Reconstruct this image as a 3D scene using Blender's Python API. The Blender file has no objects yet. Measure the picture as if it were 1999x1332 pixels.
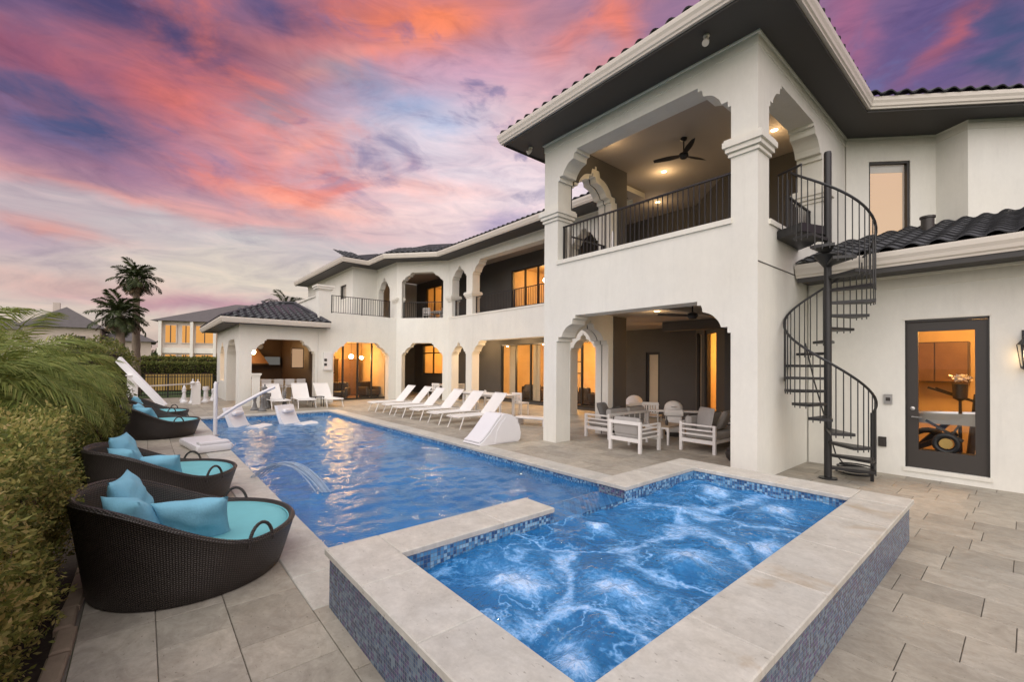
import bpy, bmesh, math, random
import numpy as np
from mathutils import Vector, Matrix
from mathutils.geometry import tessellate_polygon

random.seed(11)
rng = np.random.default_rng(11)
S = bpy.context.scene
COL = S.collection
PI = math.pi
R = math.radians

# ------------------------------------------------------------------ camera
cam = bpy.data.cameras.new("camera")
cam.sensor_width = 36.0
cam.lens = 36.0 * 852.9 / 1999.0
cam.shift_x = 0.0
cam.shift_y = (703.8 - 666.0) / 1999.0
cam.clip_start = 0.05
cam.clip_end = 3000.0
cam_o = bpy.data.objects.new("camera", cam)
COL.objects.link(cam_o)
cr = Vector((-0.644572, -0.764507, 0.007504))
cu = Vector((-0.003970, 0.013162, 0.999905))
cf = Vector((0.764533, -0.644481, 0.011519))
m = Matrix((cr, cu, -cf)).transposed().to_4x4()
m.translation = Vector((0, 0, 1.84))
cam_o.matrix_world = m
S.camera = cam_o

# ------------------------------------------------------------------ colour management
S.view_settings.view_transform = 'Standard'
S.view_settings.look = 'None'
S.view_settings.gamma = 1.0
S.view_settings.use_curve_mapping = False
S.view_settings.exposure = 0.15
S.render.engine = 'CYCLES'
S.cycles.use_denoising = True
S.cycles.max_bounces = 7
S.cycles.diffuse_bounces = 4
S.cycles.glossy_bounces = 3
S.cycles.transparent_max_bounces = 12
S.cycles.transmission_bounces = 3
S.cycles.sample_clamp_indirect = 8.0
S.cycles.caustics_reflective = False
S.cycles.caustics_refractive = False

SUN_EL, SUN_AZ = R(39.0), R(126.0)          # towards the light: azimuth counted from +X
SUN_STRENGTH, SUN_ANGLE = 3.3, R(100.0)


def lin(c):
    return tuple((((x / 255.0) / 12.92) if x <= 10 else (((x / 255.0) + 0.055) / 1.055) ** 2.4) for x in c)


class NT:
    """small helper to write node trees"""
    def __init__(self, tree):
        self.t = tree
        self.n = tree.nodes
        self.l = tree.links

    def new(self, typ, **kw):
        n = self.n.new(typ)
        for k, v in kw.items():
            setattr(n, k, v)
        return n

    def put(self, sock, v):
        if v is None:
            return
        if hasattr(v, 'node'):
            self.l.new(v, sock)
        else:
            if sock.type == 'RGBA' and len(v) == 3:
                v = (*v, 1.0)
            sock.default_value = v

    def math(self, op, a, b=None, c=None, clamp=False):
        n = self.new('ShaderNodeMath', operation=op, use_clamp=clamp)
        for i, v in enumerate((a, b, c)):
            if v is not None:
                self.put(n.inputs[i], v)
        return n.outputs[0]

    def vmath(self, op, a, b=None):
        n = self.new('ShaderNodeVectorMath', operation=op)
        self.put(n.inputs[0], a)
        if b is not None:
            if op == 'SCALE':
                self.put(n.inputs['Scale'], b)
            else:
                self.put(n.inputs[1], b)
        return n.outputs['Value'] if op in ('DOT_PRODUCT', 'LENGTH', 'DISTANCE') else n.outputs[0]

    def mix(self, f, a, b, blend='MIX'):
        n = self.new('ShaderNodeMix', data_type='RGBA', blend_type=blend)
        self.put(n.inputs[0], f)
        self.put(n.inputs[6], a)
        self.put(n.inputs[7], b)
        return n.outputs[2]

    def noise(self, vec, scale, detail=4.0, rough=0.55, dist=0.0, dims='3D'):
        n = self.new('ShaderNodeTexNoise', noise_dimensions=dims)
        self.put(n.inputs['Vector'], vec)
        n.inputs['Scale'].default_value = scale
        n.inputs['Detail'].default_value = detail
        n.inputs['Roughness'].default_value = rough
        n.inputs['Distortion'].default_value = dist
        return n.outputs['Fac']

    def ramp(self, f, stops, interp='LINEAR'):
        n = self.new('ShaderNodeValToRGB')
        n.color_ramp.interpolation = interp
        e = n.color_ramp.elements
        while len(e) < len(stops):
            e.new(0.5)
        for k, (p, c) in enumerate(stops):
            e[k].position = p
            e[k].color = (*c, 1.0) if len(c) == 3 else c
        self.put(n.inputs[0], f)
        return n.outputs[0]

    def maprange(self, f, a, b, c=0.0, d=1.0, smooth=False):
        n = self.new('ShaderNodeMapRange', clamp=True)
        if smooth:
            n.interpolation_type = 'SMOOTHSTEP'
        self.put(n.inputs[0], f)
        for i, v in enumerate((a, b, c, d)):
            self.put(n.inputs[i + 1], v)
        return n.outputs[0]

    def comb(self, x, y, z):
        n = self.new('ShaderNodeCombineXYZ')
        for i, v in enumerate((x, y, z)):
            self.put(n.inputs[i], v)
        return n.outputs[0]

    def sep(self, v):
        n = self.new('ShaderNodeSeparateXYZ')
        self.put(n.inputs[0], v)
        return n.outputs

    def bump(self, h, strength=0.3, dist=0.02):
        n = self.new('ShaderNodeBump')
        self.put(n.inputs['Height'], h)
        n.inputs['Strength'].default_value = strength
        n.inputs['Distance'].default_value = dist
        return n.outputs[0]


# ------------------------------------------------------------------ sky (world)
W = bpy.data.worlds.new("World")
S.world = W
W.use_nodes = True
W.node_tree.nodes.clear()
T = NT(W.node_tree)
geo = T.new('ShaderNodeTexCoord').outputs['Generated']
d = T.vmath('NORMALIZE', geo)
VA = R(-40.13)
fw = (math.cos(VA), math.sin(VA), 0.0)
rt = (math.sin(VA), -math.cos(VA), 0.0)
dz = T.sep(d)[2]
# low warp: streaky drifting cloud
st = T.vmath('MULTIPLY', d, (1.0, 1.0, 2.6))
wn1 = T.noise(st, 2.2, 6.0, 0.55, 0.4)
wn2 = T.noise(T.vmath('ADD', st, (7.3, 1.1, 3.9)), 2.6, 6.0, 0.55, 0.4)
wf1 = T.noise(T.vmath('ADD', st, (2.3, 9.1, 5.9)), 9.0, 5.0, 0.6, 0.6)
wf2 = T.noise(T.vmath('ADD', st, (5.3, 4.1, 1.9)), 8.0, 5.0, 0.6, 0.6)
az = T.math('ARCTAN2', T.vmath('DOT_PRODUCT', d, rt), T.vmath('DOT_PRODUCT', d, fw))
el = T.math('ARCSINE', dz)
az_w = T.math('ADD', az, T.math('ADD', T.math('MULTIPLY_ADD', wn1, 0.10, -0.05), T.math('MULTIPLY_ADD', wf1, 0.11, -0.055)))
el_w = T.math('ADD', el, T.math('ADD', T.math('MULTIPLY_ADD', wn2, 0.04, -0.02), T.math('MULTIPLY_ADD', wf2, 0.05, -0.025)))
base = T.ramp(T.math('MULTIPLY', el_w, 0.6366, clamp=True), [
    (0.0, lin((192, 166, 160))), (0.05, lin((210, 196, 186))), (0.12, lin((205, 188, 190))), (0.2, lin((190, 140, 155))),
    (0.32, lin((150, 106, 138))), (0.48, lin((140, 118, 150))), (0.62, lin((190, 182, 190))), (1.0, lin((224, 220, 216)))])
sky = base
BLOBS = [(-0.816, 0.295, 0.196, 0.066, 0, (170, 115, 140), 0.8), (-0.807, 0.393, 0.109, 0.056, 0, (82, 90, 130), 0.95),
 (-0.729, 0.533, 0.233, 0.046, 0, (82, 76, 116), 0.95), (-0.84, 0.43, 0.085, 0.014, -5, (165, 92, 115), 0.7),
 (-0.555, 0.535, 0.19, 0.044, -22, (185, 105, 115), 0.85), (-0.657, 0.451, 0.12, 0.038, -10, (212, 106, 98), 0.95),
 (-0.671, 0.401, 0.088, 0.023, -10, (200, 110, 115), 0.7), (0.136, 0.584, 0.266, 0.089, 0, (208, 148, 152), 0.85),
 (-0.395, 0.465, 0.203, 0.061, -20, (218, 150, 150), 0.85), (-0.304, 0.638, 0.217, 0.04, -12, (250, 140, 102), 1.0),
 (-0.356, 0.584, 0.126, 0.014, -22, (255, 152, 115), 0.9), (-0.425, 0.442, 0.109, 0.012, -35, (240, 150, 130), 0.8),
 (-0.656, 0.348, 0.24, 0.037, 0, (190, 130, 150), 0.7), (-0.167, 0.484, 0.219, 0.068, 0, (200, 203, 222), 0.75),
 (-0.247, 0.526, 0.106, 0.027, -8, (132, 160, 202), 0.85), (-0.329, 0.556, 0.036, 0.019, 0, (108, 140, 182), 0.85),
 (-0.51, 0.48, 0.035, 0.024, 0, (135, 135, 152), 0.8), (-0.386, 0.563, 0.072, 0.016, 0, (150, 140, 155), 0.7),
 (-0.099, 0.585, 0.176, 0.033, 0, (205, 160, 185), 0.7), (-0.156, 0.494, 0.058, 0.016, 0, (140, 175, 220), 0.8),
 (0.009, 0.385, 0.271, 0.111, 0, (238, 226, 232), 0.95), (-0.669, 0.273, 0.234, 0.011, 0, (236, 140, 130), 0.9),
 (-0.442, 0.319, 0.136, 0.019, 4, (255, 152, 125), 0.95), (-0.212, 0.375, 0.147, 0.016, 0, (248, 190, 180), 0.7),
 (-0.143, 0.318, 0.231, 0.037, 0, (246, 218, 214), 0.8), (-0.576, 0.232, 0.435, 0.042, 0, (196, 188, 190), 0.85),
 (-0.515, 0.167, 0.342, 0.038, 0, (220, 207, 190), 0.85), (-0.836, 0.184, 0.08, 0.03, 0, (165, 140, 165), 0.6),
 (-0.809, 0.206, 0.057, 0.011, 0, (225, 150, 135), 0.6), (-0.614, 0.107, 0.159, 0.017, 0, (180, 132, 152), 0.8),
 (-0.785, 0.126, 0.131, 0.021, 0, (205, 165, 160), 0.6), (-0.014, 0.311, 0.071, 0.026, -10, (160, 146, 182), 0.7),
 (0.755, 0.483, 0.174, 0.115, 0, (100, 82, 128), 1.0), (0.791, 0.496, 0.046, 0.014, -35, (170, 95, 112), 0.85),
 (0.644, 0.55, 0.03, 0.089, 10, (158, 98, 130), 0.8), (0.846, 0.453, 0.026, 0.063, 0, (68, 78, 116), 0.9),
 (0.232, 0.653, 0.04, 0.065, 5, (250, 138, 105), 0.9), (0.17, 0.652, 0.092, 0.022, -20, (228, 130, 115), 0.7),
 (0.336, 0.625, 0.063, 0.066, 0, (132, 104, 140), 0.8), (0.205, 0.619, 0.045, 0.023, 20, (140, 135, 165), 0.6),
 (0.114, 0.489, 0.139, 0.055, 0, (236, 180, 180), 0.7), (-0.82, 0.385, 0.125, 0.058, 0, (70, 78, 120), 1.0), (-0.75, 0.55, 0.22, 0.045, 6, (68, 62, 104), 0.95),
 (-0.86, 0.44, 0.10, 0.02, -6, (150, 84, 108), 0.75), (-0.52, 0.625, 0.16, 0.035, 0, (96, 82, 122), 0.8)]
tex = T.math('MULTIPLY_ADD', T.noise(T.vmath('ADD', st, (1.7, 3.3, 8.8)), 5.0, 7.0, 0.6, 0.8), 1.5, 0.28)
for (a0, e0, sa, se, rot, c, s) in BLOBS:
    x = T.math('SUBTRACT', az_w, a0)
    y = T.math('SUBTRACT', el_w, e0)
    if rot:
        cs, sn = math.cos(R(-rot)), math.sin(R(-rot))
        x, y = (T.math('ADD', T.math('MULTIPLY', x, cs), T.math('MULTIPLY', y, sn)),
                T.math('SUBTRACT', T.math('MULTIPLY', y, cs), T.math('MULTIPLY', x, sn)))
    x = T.math('MULTIPLY', x, 1.0 / sa)
    y = T.math('MULTIPLY', y, 1.0 / se)
    g = T.math('EXPONENT', T.math('MULTIPLY', T.math('ADD', T.math('MULTIPLY', x, x), T.math('MULTIPLY', y, y)), -0.7))
    f = T.math('MULTIPLY', T.math('MULTIPLY', g, tex), s, clamp=True)
    sky = T.mix(f, sky, lin(c))
# blue grey gaps between the clouds, only well above the horizon
gap = T.noise(T.vmath('ADD', T.vmath('MULTIPLY', d, (1.0, 1.0, 2.0)), (4.4, 0.7, 2.2)), 5.2, 6.0, 0.58, 1.0)
gm_ = T.math('MULTIPLY', T.maprange(gap, 0.54, 0.68, 0.0, 0.62, True), T.maprange(el, 0.26, 0.42, 0.0, 1.0, True))
sky = T.mix(gm_, sky, lin((104, 104, 150)))
hot = T.noise(T.vmath('ADD', T.vmath('MULTIPLY', d, (1.0, 1.0, 2.4)), (9.4, 3.7, 1.2)), 3.6, 7.0, 0.6, 0.7)
hm_ = T.math('MULTIPLY', T.maprange(hot, 0.46, 0.72, 0.0, 0.62, True), T.math('MULTIPLY', T.maprange(el, 0.24, 0.36, 0.0, 1.0, True), T.math('MULTIPLY', T.maprange(az, -0.15, -0.4, 0.0, 1.0, True), T.maprange(az, -0.6, -0.75, 1.0, 0.25, True))))
sky = T.mix(hm_, sky, lin((240, 128, 104)))
# fine wisps of lighter and darker cloud everywhere
fin = T.noise(T.vmath('MULTIPLY', d, (1.0, 1.0, 4.2)), 7.0, 8.0, 0.62, 1.2)
sky = T.mix(1.0, sky, T.ramp(fin, [(0.28, (0.76, 0.76, 0.82)), (0.5, (0.98, 0.98, 0.98)), (0.74, (1.2, 1.12, 1.08))]), 'MULTIPLY')
hsv = T.new('ShaderNodeHueSaturation')
hsv.inputs['Saturation'].default_value = 1.04
T.put(hsv.inputs['Color'], sky)
bgc = T.new('ShaderNodeBackground')
T.put(bgc.inputs[0], hsv.outputs[0])
bgc.inputs[1].default_value = 1.24
nis = T.new('ShaderNodeTexSky', sky_type='NISHITA', sun_disc=False)
nis.sun_elevation = R(6.0)
nis.sun_rotation = R(90) - SUN_AZ
bgn = T.new('ShaderNodeBackground')
T.put(bgn.inputs[0], nis.outputs[0])
bgn.inputs[1].default_value = 0.05
# cloud covers most of the sky; the clear sky glows through it a little
add = T.new('ShaderNodeMixShader')
add.inputs[0].default_value = 0.75
T.l.new(bgn.outputs[0], add.inputs[1])
T.l.new(bgc.outputs[0], add.inputs[2])
wo = T.new('ShaderNodeOutputWorld')
T.l.new(add.outputs[0], wo.inputs[0])

# ------------------------------------------------------------------ the one sun (soft: a bright dusk sky off to the left)
sl = bpy.data.lights.new("sun", 'SUN')
sl.energy = SUN_STRENGTH
sl.angle = SUN_ANGLE
sl.color = (1.0, 0.985, 0.93)
so = bpy.data.objects.new("sun", sl)
COL.objects.link(so)
sd = Vector((math.cos(SUN_EL) * math.cos(SUN_AZ), math.cos(SUN_EL) * math.sin(SUN_AZ), math.sin(SUN_EL)))
so.rotation_euler = sd.to_track_quat('Z', 'Y').to_euler()
so.location = (0, 30, 30)

# ------------------------------------------------------------------ mesh helper
class MB:
    def __init__(self):
        self.v = []
        self.f = []

    def add(self, vs, fs):
        o = len(self.v)
        self.v += [tuple(map(float, p)) for p in vs]
        self.f += [tuple(i + o for i in q) for q in fs]
        return self

    def box(self, x0, x1, y0, y1, z0, z1):
        x0, x1 = sorted((x0, x1)); y0, y1 = sorted((y0, y1)); z0, z1 = sorted((z0, z1))
        return self.add([(x0, y0, z0), (x1, y0, z0), (x1, y1, z0), (x0, y1, z0), (x0, y0, z1), (x1, y0, z1), (x1, y1, z1), (x0, y1, z1)],
                        [(0, 3, 2, 1), (4, 5, 6, 7), (0, 1, 5, 4), (1, 2, 6, 5), (2, 3, 7, 6), (3, 0, 4, 7)])

    def cbox(self, x0, x1, y0, y1, z0, z1, c=0.006):
        """box with its top edges chamfered"""
        def ring(i, z):
            return [(x0 + i, y0 + i, z), (x1 - i, y0 + i, z), (x1 - i, y1 - i, z), (x0 + i, y1 - i, z)]
        vs = ring(0, z0) + ring(0, z1 - c) + ring(c, z1)
        fs = [(3, 2, 1, 0), (8, 9, 10, 11)]
        for k in (0, 4):
            for i in range(4):
                j = (i + 1) % 4
                fs.append((k + i, k + j, k + 4 + j, k + 4 + i))
        return self.add(vs, fs)

    def rbox(self, x0, x1, y0, y1, z0, z1, r=0.05):
        """cushion-like box: rounded on every edge (chamfer both ways)"""
        prof = [(r, z0), (r * .3, z0 + r * .3), (0, z0 + r), (0, z1 - r), (r * .3, z1 - r * .3), (r, z1)]
        vs = []
        for i, z in prof:
            q = r * .8
            a0, a1, b0, b1 = x0 + i, x1 - i, y0 + i, y1 - i
            vs += [(a0 + q, b0, z), (a1 - q, b0, z), (a1, b0 + q, z), (a1, b1 - q, z), (a1 - q, b1, z), (a0 + q, b1, z), (a0, b1 - q, z), (a0, b0 + q, z)]
        fs = [tuple(range(7, -1, -1)), tuple(range(40, 48))]
        for k in range(5):
            for i in range(8):
                j = (i + 1) % 8
                fs.append((k * 8 + i, k * 8 + j, k * 8 + 8 + j, k * 8 + 8 + i))
        return self.add(vs, fs)

    def bar(self, p, q, w, h, up=(0, 0, 1)):
        p, q = Vector(p), Vector(q)
        a = (q - p).normalized()
        u = Vector(up)
        s = a.cross(u)
        if s.length < 1e-4:
            s = a.cross(Vector((1, 0, 0)))
        s.normalize()
        u = s.cross(a).normalized()
        vs = []
        for c in (p, q):
            for (i, j) in ((-1, -1), (1, -1), (1, 1), (-1, 1)):
                vs.append(c + s * (i * w / 2) + u * (j * h / 2))
        return self.add(vs, [(3, 2, 1, 0), (4, 5, 6, 7), (0, 1, 5, 4), (1, 2, 6, 5), (2, 3, 7, 6), (3, 0, 4, 7)])

    def tube(self, pts, r, n=8, closed=False):
        pts = [Vector(p) for p in pts]
        rs = r if hasattr(r, '__len__') else [r] * len(pts)
        k = len(pts)
        vs = []
        prev = None
        for i, p in enumerate(pts):
            if closed:
                t = (pts[(i + 1) % k] - pts[i - 1]).normalized()
            else:
                t = (pts[min(i + 1, k - 1)] - pts[max(i - 1, 0)]).normalized()
            if prev is None:
                ref = Vector((0, 0, 1)) if abs(t.z) < 0.9 else Vector((1, 0, 0))
                s = t.cross(ref).normalized()
            else:
                s = (prev - t * prev.dot(t)).normalized()
            prev = s
            u = t.cross(s)
            for j in range(n):
                a = 2 * PI * j / n
                vs.append(p + (s * math.cos(a) + u * math.sin(a)) * rs[i])
        fs = []
        for i in range(k if closed else k - 1):
            b = ((i + 1) % k) * n
            for j in range(n):
                jj = (j + 1) % n
                fs.append((i * n + j, i * n + jj, b + jj, b + j))
        if not closed:
            fs.append(tuple(range(n - 1, -1, -1)))
            fs.append(tuple((k - 1) * n + j for j in range(n)))
        return self.add(vs, fs)

    def lathe(self, prof, n=16, c=(0, 0, 0), sx=1.0, sy=1.0):
        vs = []
        for (r, z) in prof:
            for j in range(n):
                a = 2 * PI * j / n
                vs.append((c[0] + r * math.cos(a) * sx, c[1] + r * math.sin(a) * sy, c[2] + z))
        fs = []
        for i in range(len(prof) - 1):
            for j in range(n):
                jj = (j + 1) % n
                fs.append((i * n + j, i * n + jj, (i + 1) * n + jj, (i + 1) * n + j))
        if prof[0][0] > 1e-5:
            fs.append(tuple(range(n - 1, -1, -1)))
        if prof[-1][0] > 1e-5:
            fs.append(tuple((len(prof) - 1) * n + j for j in range(n)))
        return self.add(vs, fs)

    def prism(self, poly, z0, z1):
        """vertical prism over an xy polygon"""
        k = len(poly)
        tri = tessellate_polygon([[Vector((p[0], p[1], 0)) for p in poly]])
        vs = [(p[0], p[1], z0) for p in poly] + [(p[0], p[1], z1) for p in poly]
        fs = [tuple(t) for t in tri] + [tuple(i + k for i in t) for t in tri]
        fs += [(i, (i + 1) % k, k + (i + 1) % k, k + i) for i in range(k)]
        return self.add(vs, fs)

    def extr(self, poly, o, eu, ev, en, w):
        """polygon in the plane (o,eu,ev), extruded w along en"""
        o, eu, ev, en = Vector(o), Vector(eu), Vector(ev), Vector(en)
        k = len(poly)
        tri = tessellate_polygon([[Vector((p[0], p[1], 0)) for p in poly]])
        a = [o + eu * p[0] + ev * p[1] for p in poly]
        vs = a + [p + en * w for p in a]
        fs = [tuple(t) for t in tri] + [tuple(i + k for i in t) for t in tri]
        fs += [(i, (i + 1) % k, k + (i + 1) % k, k + i) for i in range(k)]
        return self.add(vs, fs)

    def grid(self, fn, nu, nv):
        vs = [fn(i / nu, j / nv) for j in range(nv + 1) for i in range(nu + 1)]
        fs = []
        for j in range(nv):
            for i in range(nu):
                a = j * (nu + 1) + i
                fs.append((a, a + 1, a + nu + 2, a + nu + 1))
        return self.add(vs, fs)

    def mesh(self, name, mat, smooth=False, angle=35, fix=True):
        me = bpy.data.meshes.new(name)
        me.from_pydata(self.v, [], self.f)
        if fix and len(self.f) < 60000:
            bm = bmesh.new()
            bm.from_mesh(me)
            bmesh.ops.recalc_face_normals(bm, faces=bm.faces)
            bm.to_mesh(me)
            bm.free()
        if mat is not None:
            me.materials.append(mat)
        if smooth:
            me.polygons.foreach_set('use_smooth', [True] * len(me.polygons))
            if angle:
                me.set_sharp_from_angle(angle=R(angle))
        me.update()
        return me

    def build(self, name, mat, parent=None, smooth=False, angle=35, world=False, fix=True):
        o = bpy.data.objects.new(name, self.mesh(name, mat, smooth, angle, fix))
        COL.objects.link(o)
        if parent is not None:
            attach(o, parent, world)
        return o


def wloc(o):
    v = Vector(o.location)
    while o.parent is not None:
        o = o.parent
        v += Vector(o.location)
    return v


def attach(o, parent, world=False):
    o.parent = parent
    if world and parent.type == 'EMPTY':      # vertices are world coordinates: undo the Empty's offset
        o.location = Vector(o.location) - Vector(parent.location)


def place(me, parent, mat4, name=None):
    o = bpy.data.objects.new(name or me.name, me)
    COL.objects.link(o)
    o.parent = parent
    off = Vector((0, 0, 0))
    if parent.type == 'EMPTY':
        off = Vector(parent.location)
    elif parent.parent is not None:
        off = Vector(parent.location) + Vector(parent.parent.location)
    mm = mat4.copy()
    mm.translation = mm.translation - off
    o.matrix_local = mm
    return o


def tag(o, label, cat, group=None):
    o['label'] = label
    o['category'] = cat
    if group:
        o['group'] = group
    return o


def thing(name, label, cat, loc=(0, 0, 0), rz=0.0, group=None):
    o = bpy.data.objects.new(name, None)
    o.empty_display_size = 0.2
    COL.objects.link(o)
    o.location = loc
    o.rotation_euler = (0, 0, rz)
    return tag(o, label, cat, group)


def struct(o, kind='structure'):
    o['kind'] = kind
    return o


def dup(root, loc, rz=0.0, label=None, scale=None):
    def cp(o, par):
        c = o.copy()
        COL.objects.link(c)
        if par is not None:
            c.parent = par
        for ch in [x for x in o.children]:
            cp(ch, c)
        return c
    r = cp(root, None)
    r.location = loc
    r.rotation_euler = (0, 0, rz)
    if label:
        r['label'] = label
    if scale:
        r.scale = (scale, scale, scale)
    return r


# ------------------------------------------------------------------ materials
def mat(name):
    mm = bpy.data.materials.new(name)
    mm.use_nodes = True
    t = NT(mm.node_tree)
    return mm, t, mm.node_tree.nodes['Principled BSDF']


def obj_co(t):
    return t.new('ShaderNodeTexCoord').outputs['Object']


def world_co(t):
    return t.new('ShaderNodeNewGeometry').outputs['Position']


def paint(name, col, rough=0.6, var=0.06, nscale=3.0, bump=0.0, bscale=60.0, rnd=0.0, metal=0.0, spec=0.5):
    mm, t, b = mat(name)
    co = world_co(t)
    n = t.noise(co, nscale, 5.0, 0.6)
    k = t.math('MULTIPLY_ADD', n, 2 * var, 1.0 - var)
    if rnd:
        k = t.math('MULTIPLY', k, t.math('MULTIPLY_ADD', t.new('ShaderNodeObjectInfo').outputs['Random'], 2 * rnd, 1.0 - rnd))
    t.put(b.inputs['Base Color'], t.vmath('SCALE', (col[0], col[1], col[2]), k))
    b.inputs['Roughness'].default_value = rough
    b.inputs['Metallic'].default_value = metal
    b.inputs['Specular IOR Level'].default_value = spec
    if bump:
        t.put(b.inputs['Normal'], t.bump(t.noise(co, bscale, 4.0, 0.6), bump, 0.01))
    return mm


def stucco(name, col):
    mm, t, b = mat(name)
    co = world_co(t)
    n1 = t.noise(co, 0.7, 5.0, 0.6)
    n2 = t.noise(t.vmath('MULTIPLY', co, (1.0, 1.0, 0.25)), 2.2, 5.0, 0.65)
    n3 = t.noise(t.vmath('MULTIPLY', co, (1.0, 1.0, 0.5)), 14.0, 5.0, 0.7)
    drip = t.maprange(t.noise(t.vmath('MULTIPLY', co, (5.0, 5.0, 0.35)), 1.5, 5.0, 0.65), 0.56, 0.74)
    k = t.math('ADD', t.math('MULTIPLY', n1, 0.18), t.math('MULTIPLY_ADD', n2, 0.15, 0.80))
    k = t.math('MULTIPLY', k, t.math('MULTIPLY_ADD', n3, 0.12, 0.95))
    k = t.math('SUBTRACT', k, t.math('MULTIPLY', drip, 0.045))
    tone = t.mix(t.noise(co, 0.4, 3.0), (col[0] * 1.02, col[1] * .99, col[2] * .95), (col[0] * .98, col[1] * 1.0, col[2] * 1.05))
    t.put(b.inputs['Base Color'], t.vmath('SCALE', tone, k))
    b.inputs['Roughness'].default_value = 0.85
    b.inputs['Specular IOR Level'].default_value = 0.25
    t.put(b.inputs['Normal'], t.bump(t.math('ADD', t.noise(co, 90.0, 4.0, 0.7), t.math('MULTIPLY', t.noise(co, 3.0, 4.0), 1.5)), 0.22, 0.012))
    return mm


def travertine(name, c1, c2, rough=0.55, rnd=0.1, stain=0.0):
    mm, t, b = mat(name)
    co = world_co(t)
    rid = t.new('ShaderNodeObjectInfo').outputs['Random']
    isl = t.new('ShaderNodeNewGeometry').outputs['Random Per Island']
    rr = t.math('FRACT', t.math('ADD', rid, isl))
    # each stone gets its own veining: shift the lookup by the stone's own random number
    v = t.vmath('ADD', co, t.comb(t.math('MULTIPLY', rr, 37.0), t.math('MULTIPLY', rr, 53.0), 0.0))
    band = t.noise(t.vmath('MULTIPLY', v, (2.4, 3.4, 3.0)), 1.9, 8.0, 0.7, 1.2)
    cloud = t.noise(v, 6.0, 6.0, 0.68)
    c = t.mix(t.maprange(band, 0.3, 0.72), c1, c2)
    c = t.vmath('SCALE', c, t.math('MULTIPLY_ADD', cloud, 0.62, 0.69))
    c = t.vmath('SCALE', c, t.math('MULTIPLY_ADD', t.noise(v, 38.0, 4.0, 0.7), 0.3, 0.85))
    c = t.vmath('SCALE', c, t.math('MULTIPLY_ADD', rr, 2 * rnd, 1.0 - rnd))
    # soft wear and damp spread over many stones
    wear = t.noise(co, 0.9, 5.0, 0.65)
    c = t.vmath('SCALE', c, t.math('MULTIPLY_ADD', wear, 0.4, 0.80))
    grey = t.maprange(t.noise(t.vmath('ADD', co, (3.0, 8.0, 0.0)), 0.7, 4.0, 0.6), 0.42, 0.62)
    c = t.mix(t.math('MULTIPLY', grey, 0.35), c, t.vmath('MULTIPLY', c, (0.90, 0.97, 1.06)))
    pit = t.noise(t.vmath('MULTIPLY', v, (1.0, 2.2, 1.0)), 26.0, 3.0, 0.5, 0.3)
    pm = t.maprange(pit, 0.67, 0.73)
    c = t.mix(t.math('MULTIPLY', pm, 0.55), c, (c1[0] * .3, c1[1] * .28, c1[2] * .25))
    if stain:
        sm = t.maprange(t.noise(co, 1.7, 5.0, 0.65, 0.6), 0.56, 0.72)
        c = t.mix(t.math('MULTIPLY', sm, stain), c, (0.36, 0.27, 0.16))
    t.put(b.inputs['Base Color'], c)
    t.put(b.inputs['Roughness'], t.math('MULTIPLY_ADD', band, 0.25, rough - 0.12))
    b.inputs['Specular IOR Level'].default_value = 0.4
    t.put(b.inputs['Normal'], t.bump(t.math('SUBTRACT', t.math('MULTIPLY', band, 0.5), pm), 0.22, 0.006))
    return mm


def mosaic(name, cols, size=0.024, rough=0.25):
    mm, t, b = mat(name)
    co = world_co(t)
    s = t.sep(co)
    u = t.math('ADD', s[0], s[1])
    w = t.comb(u, s[2], 0.0)
    sc = 1.0 / size
    br = t.new('ShaderNodeTexBrick')
    br.offset = 0.0
    br.squash = 1.0
    t.put(br.inputs['Vector'], w)
    br.inputs['Color1'].default_value = (0, 0, 0, 1)
    br.inputs['Color2'].default_value = (1, 1, 1, 1)
    br.inputs['Mortar'].default_value = (0.5, 0.5, 0.5, 1)
    br.inputs['Scale'].default_value = 1.0
    br.inputs['Mortar Size'].default_value = 0.0016
    br.inputs['Mortar Smooth'].default_value = 0.1
    br.inputs['Bias'].default_value = 0.0
    br.inputs['Brick Width'].default_value = size
    br.inputs['Row Height'].default_value = size
    cell = t.vmath('FLOOR', t.vmath('SCALE', w, sc))
    wn = t.new('ShaderNodeTexWhiteNoise', noise_dimensions='3D')
    t.put(wn.inputs['Vector'], cell)
    k = len(cols)
    c = t.ramp(wn.outputs['Value'], [(i / k, cc) for i, cc in enumerate(cols)], 'CONSTANT')
    c = t.mix(br.outputs['Fac'], c, (0.16, 0.17, 0.19))
    t.put(b.inputs['Base Color'], c)
    t.put(b.inputs['Roughness'], t.math('MULTIPLY_ADD', br.outputs['Fac'], 0.5, rough))
    t.put(b.inputs['Normal'], t.bump(t.math('SUBTRACT', 1.0, br.outputs['Fac']), 0.5, 0.003))
    return mm


def emit(name, col, s):
    mm = bpy.data.materials.new(name)
    mm.use_nodes = True
    t = NT(mm.node_tree)
    mm.node_tree.nodes.clear()
    e = t.new('ShaderNodeEmission')
    e.inputs[0].default_value = (*col, 1)
    e.inputs[1].default_value = s
    o = t.new('ShaderNodeOutputMaterial')
    t.l.new(e.outputs[0], o.inputs[0])
    return mm


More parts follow.
